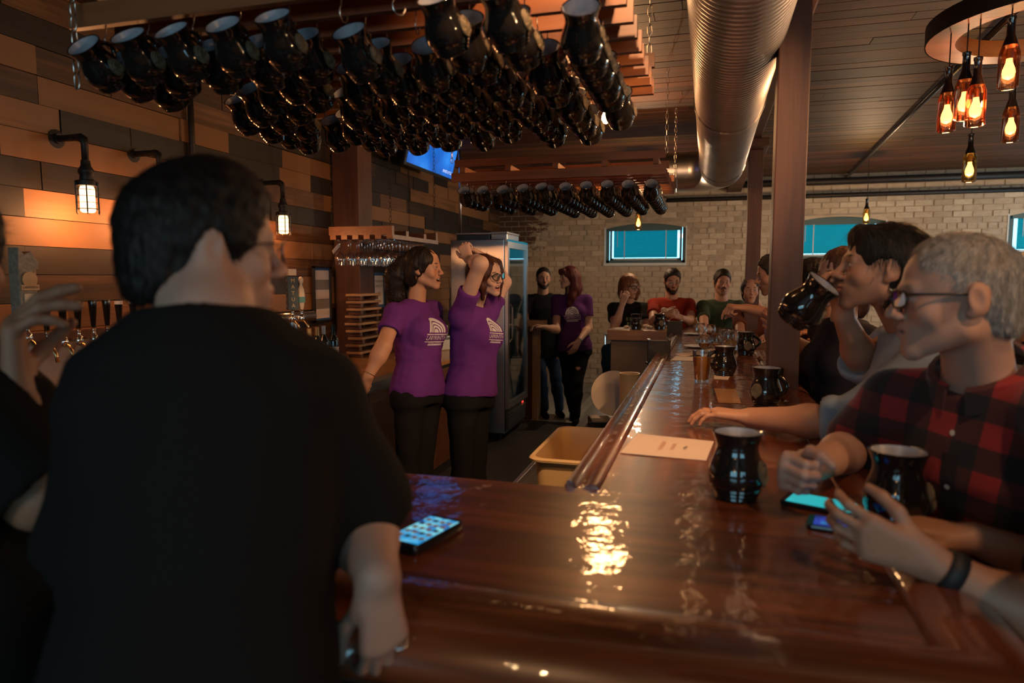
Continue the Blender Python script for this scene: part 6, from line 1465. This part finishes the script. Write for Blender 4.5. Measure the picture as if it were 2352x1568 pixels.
# --- older man in red plaid shirt
m, nt, b = _mat('plaid')
pz = nd(nt, 'ShaderNodeTexCoord'); mp = nd(nt, 'ShaderNodeMapping'); mp.inputs['Rotation'].default_value = (0, R_(-10), R_(35)); nt.links.new(pz.outputs['Object'], mp.inputs['Vector']); sx = nd(nt, 'ShaderNodeSeparateXYZ'); nt.links.new(mp.outputs[0], sx.inputs[0])
def band(sock, off):
    a = nd(nt, 'ShaderNodeMath', operation='MULTIPLY_ADD'); a.inputs[1].default_value = 1/.104; a.inputs[2].default_value = off; nt.links.new(sock, a.inputs[0])
    f = nd(nt, 'ShaderNodeMath', operation='FRACT'); nt.links.new(a.outputs[0], f.inputs[0]); g = nd(nt, 'ShaderNodeMath', operation='GREATER_THAN'); g.inputs[1].default_value = .5; nt.links.new(f.outputs[0], g.inputs[0]); return g.outputs[0]
ad = nd(nt, 'ShaderNodeMath', operation='ADD'); nt.links.new(band(sx.outputs['X'], .2), ad.inputs[0]); nt.links.new(band(sx.outputs['Z'], .35), ad.inputs[1])
dv = nd(nt, 'ShaderNodeMath', operation='MULTIPLY'); dv.inputs[1].default_value = .5; nt.links.new(ad.outputs[0], dv.inputs[0])
cr_ = ramp(nt, dv.outputs[0], [(0, (.012, .010, .010)), (.4, (.065, .012, .012)), (.8, (.30, .018, .016))]); [n for n in nt.nodes if n.type == 'VALTORGB'][-1].color_ramp.interpolation = 'CONSTANT'
nt.links.new(cr_, b.inputs['Base Color']); b.inputs['Roughness'].default_value = .85; b.inputs['Sheen Weight'].default_value = .2
tf = dirv(-.8, -.5); hc = W(2196, 690, 1.40); nb = W(2248, 868, 1.46); pel = W(2330, 1420, 1.62)
grey = lambda q: np.where((q[:, 2:3] > .055) & (q[:, 1:2] > -.07), np.array((.30, .25, .21)), np.array((.22, .225, .23)))*(1 + .35*noise3(q, 190, 3))[:, None]
I = person('older grey haired man in glasses and a red and black plaid shirt', hc, dirv(-.95, .30, -.03), nb, pel, W(2452, 950, 1.28), W(2052, 912, 1.60),
           armR=(W(1962, 1030, 1.72), W(1858, 1074, 1.41)), armL=(W(2560, 1200, 1.25), W(2480, 1330, 1.05)),
           handR=dict(d=dirv(-.62, -.55, .10), n=dirv(.52, -.80, -.1), curl=(72, 88, 55), spread=1, thumb=[(.75, .45, .45), (.55, .05, .85), (.2, -.35, .9)], s=1.06), handL=dict(d=dirv(-.8, -.3, 0), n=dirv(0, 0, -1)),
           legs=tuple((pel + tf*.36 + np.cross(tf, UP)*(.12*q) - UP*.02, pel + tf*.33 + np.cross(tf, UP)*(.13*q) - UP*.46) for q in (-1, 1)), trouser=(.02, .024, .032), skin=(.50, .29, .215), lip=(.36, .17, .13), brow=(.25, .2, .16), shirt=(.1, .1, .1), shirt_mat='plaid', sleeve=.80, cuff=.022, hem=-.2, girth=(1.12, 1.2), belly=.03, res=.0036, sres=.007, fold=.006, foldf=16, hs=1.05, fat=1.05, arm_s=1.08, neckcut=.0, vneck=.012,
           hair=hair_short(.004, .0, .048, 9000, .015, 31, back=-.050, res=.004, grey=grey), hair_col=(.30, .29, .28))
glasses(I, 'glasses_black', False, .024, .017, thick=.0026, y=.112)
# collar and buttons
TM = I['TM']; cb = I['nb']; pts = []
for sgn in (-1, 1):
    base = []
    for t in np.linspace(0, 1, 9):
        a = sgn*(math.pi*.98*(1-t) + .20*t) ; base.append((a, t))
    vs = []
    for a, t in base:
        rr = .080 + .006*t; c = cb + TM @ V(rr*math.sin(a), rr*math.cos(a)*.95 - .008, .058 - .045*t); out = TM @ V(math.sin(a), math.cos(a), 0)
        vs += [c - I['rp'], c + out*.014 - TM[:, 2]*.004 - I['rp'], c + out*(.024 + .006*t) - TM[:, 2]*(.034 + .018*t) - I['rp'], c + out*(.020 + .006*t) - TM[:, 2]*(.036 + .018*t) - I['rp'], c + out*.008 - TM[:, 2]*.010 - I['rp']]
    n = 5; fs = [(i*n+j, (i+1)*n+j, (i+1)*n+(j+1) % n, i*n+(j+1) % n) for i in range(8) for j in range(n)] + [tuple(range(n)), tuple(8*n+j for j in range(n-1, -1, -1))]
    o = MB().add(vs, fs).build('collar', 'plaid', I['root'], angle=50); fix_normals(o.data)
vs, fs = grid_strip(-.016, .016, -.02, .40, 2, 24); plain('placket_dark', (.020, .011, .011), .85); project_print(I, vs, fs, .0, I['H']*.18, 'placket_dark', 'placket', 1)
for k in range(5):
    vs = [(.0055*math.cos(2*math.pi*j/12), .0055*math.sin(2*math.pi*j/12)) for j in range(12)]; project_print(I, vs, [tuple(range(12))], 0, I['H']*(.88 - .17*k), 'button_pearl', 'button', 1, off=.003)
# --- person at the right edge, hand round a mug
nb = W(2700, 930, .95)
I = person('person at the lower right corner, wristbanded hand round a dark mug', W(2720, 700, .95), dirv(-.9, .4), nb, W(2750, 1650, .95), W(2560, 1180, .84), W(2620, 1050, 1.25),
           armL=(W(2420, 1452, .98), W(2140, 1292, 1.03)), armR=(W(2480, 1330, 1.2), W(2235, 1235, 1.2)),
           handL=dict(d=dirv(-.88, .22, .32), n=dirv(.25, .95, .05), curls=[(26, 42, 28), (28, 46, 30), (30, 46, 30), (30, 40, 26)], spread=6, s=.97, thumb=[(.72, .62, .35), (.75, .30, .65), (.70, .05, .8)]),
           handR=dict(d=dirv(-.8, .4, .05), n=dirv(-.2, .2, -1), curl=(35, 45, 25)), skin=(.40, .20, .125), shirt=(.015, .013, .013), sleeve=.5, res=.0042, sres=.010, hair=hair_short(.01, 0, .022, 300, .02, 2), hair_col=(.02, .014, .01), girth=(1.1, 1.1))
wd_ = unit(W(2140, 1292, 1.03) - W(2420, 1452, .98)); wp = W(2140, 1292, 1.03) - wd_*.025 - I['rp']; u_ = unit(np.cross(wd_, UP)); v_ = np.cross(wd_, u_)
MB().add([wp + wd_*z + r*(math.cos(a)*u_ + math.sin(a)*v_) for z, r in ((-.012, .033), (-.012, .036), (.012, .034), (.012, .031)) for a in np.linspace(0, 2*math.pi, 25)[:-1]],
         [(i*24+k, i*24+(k+1) % 24, ((i+1) % 4)*24+(k+1) % 24, ((i+1) % 4)*24+k) for i in range(4) for k in range(24)]).build('wristband', 'leather_black', I['root'], smooth=True)
p_ = W(2140, 1292, 1.03) + dirv(-.80, .20, .50)*.10 ; ring_on(I, W(1968, 1222, 1.07), dirv(-.9, .2, .2), .0105, 'gold')
mp_ = ONZ(2065, 1215, ZB+.001); mug(V(mp_[0], mp_[1]+.03, ZB+.001), np.array(Matrix.Rotation(R_(75), 3, 'Z')), 'dark mug in the wristbanded hand at the lower right')
for k, (x, y, lab) in enumerate(((-.72, 7.12, 'bar stool under the woman in black'), (-.05, 7.35, 'bar stool under the man in the red t-shirt'), (.62, 7.25, 'bar stool under the man in green'))): stool((x, y, 0), lab)
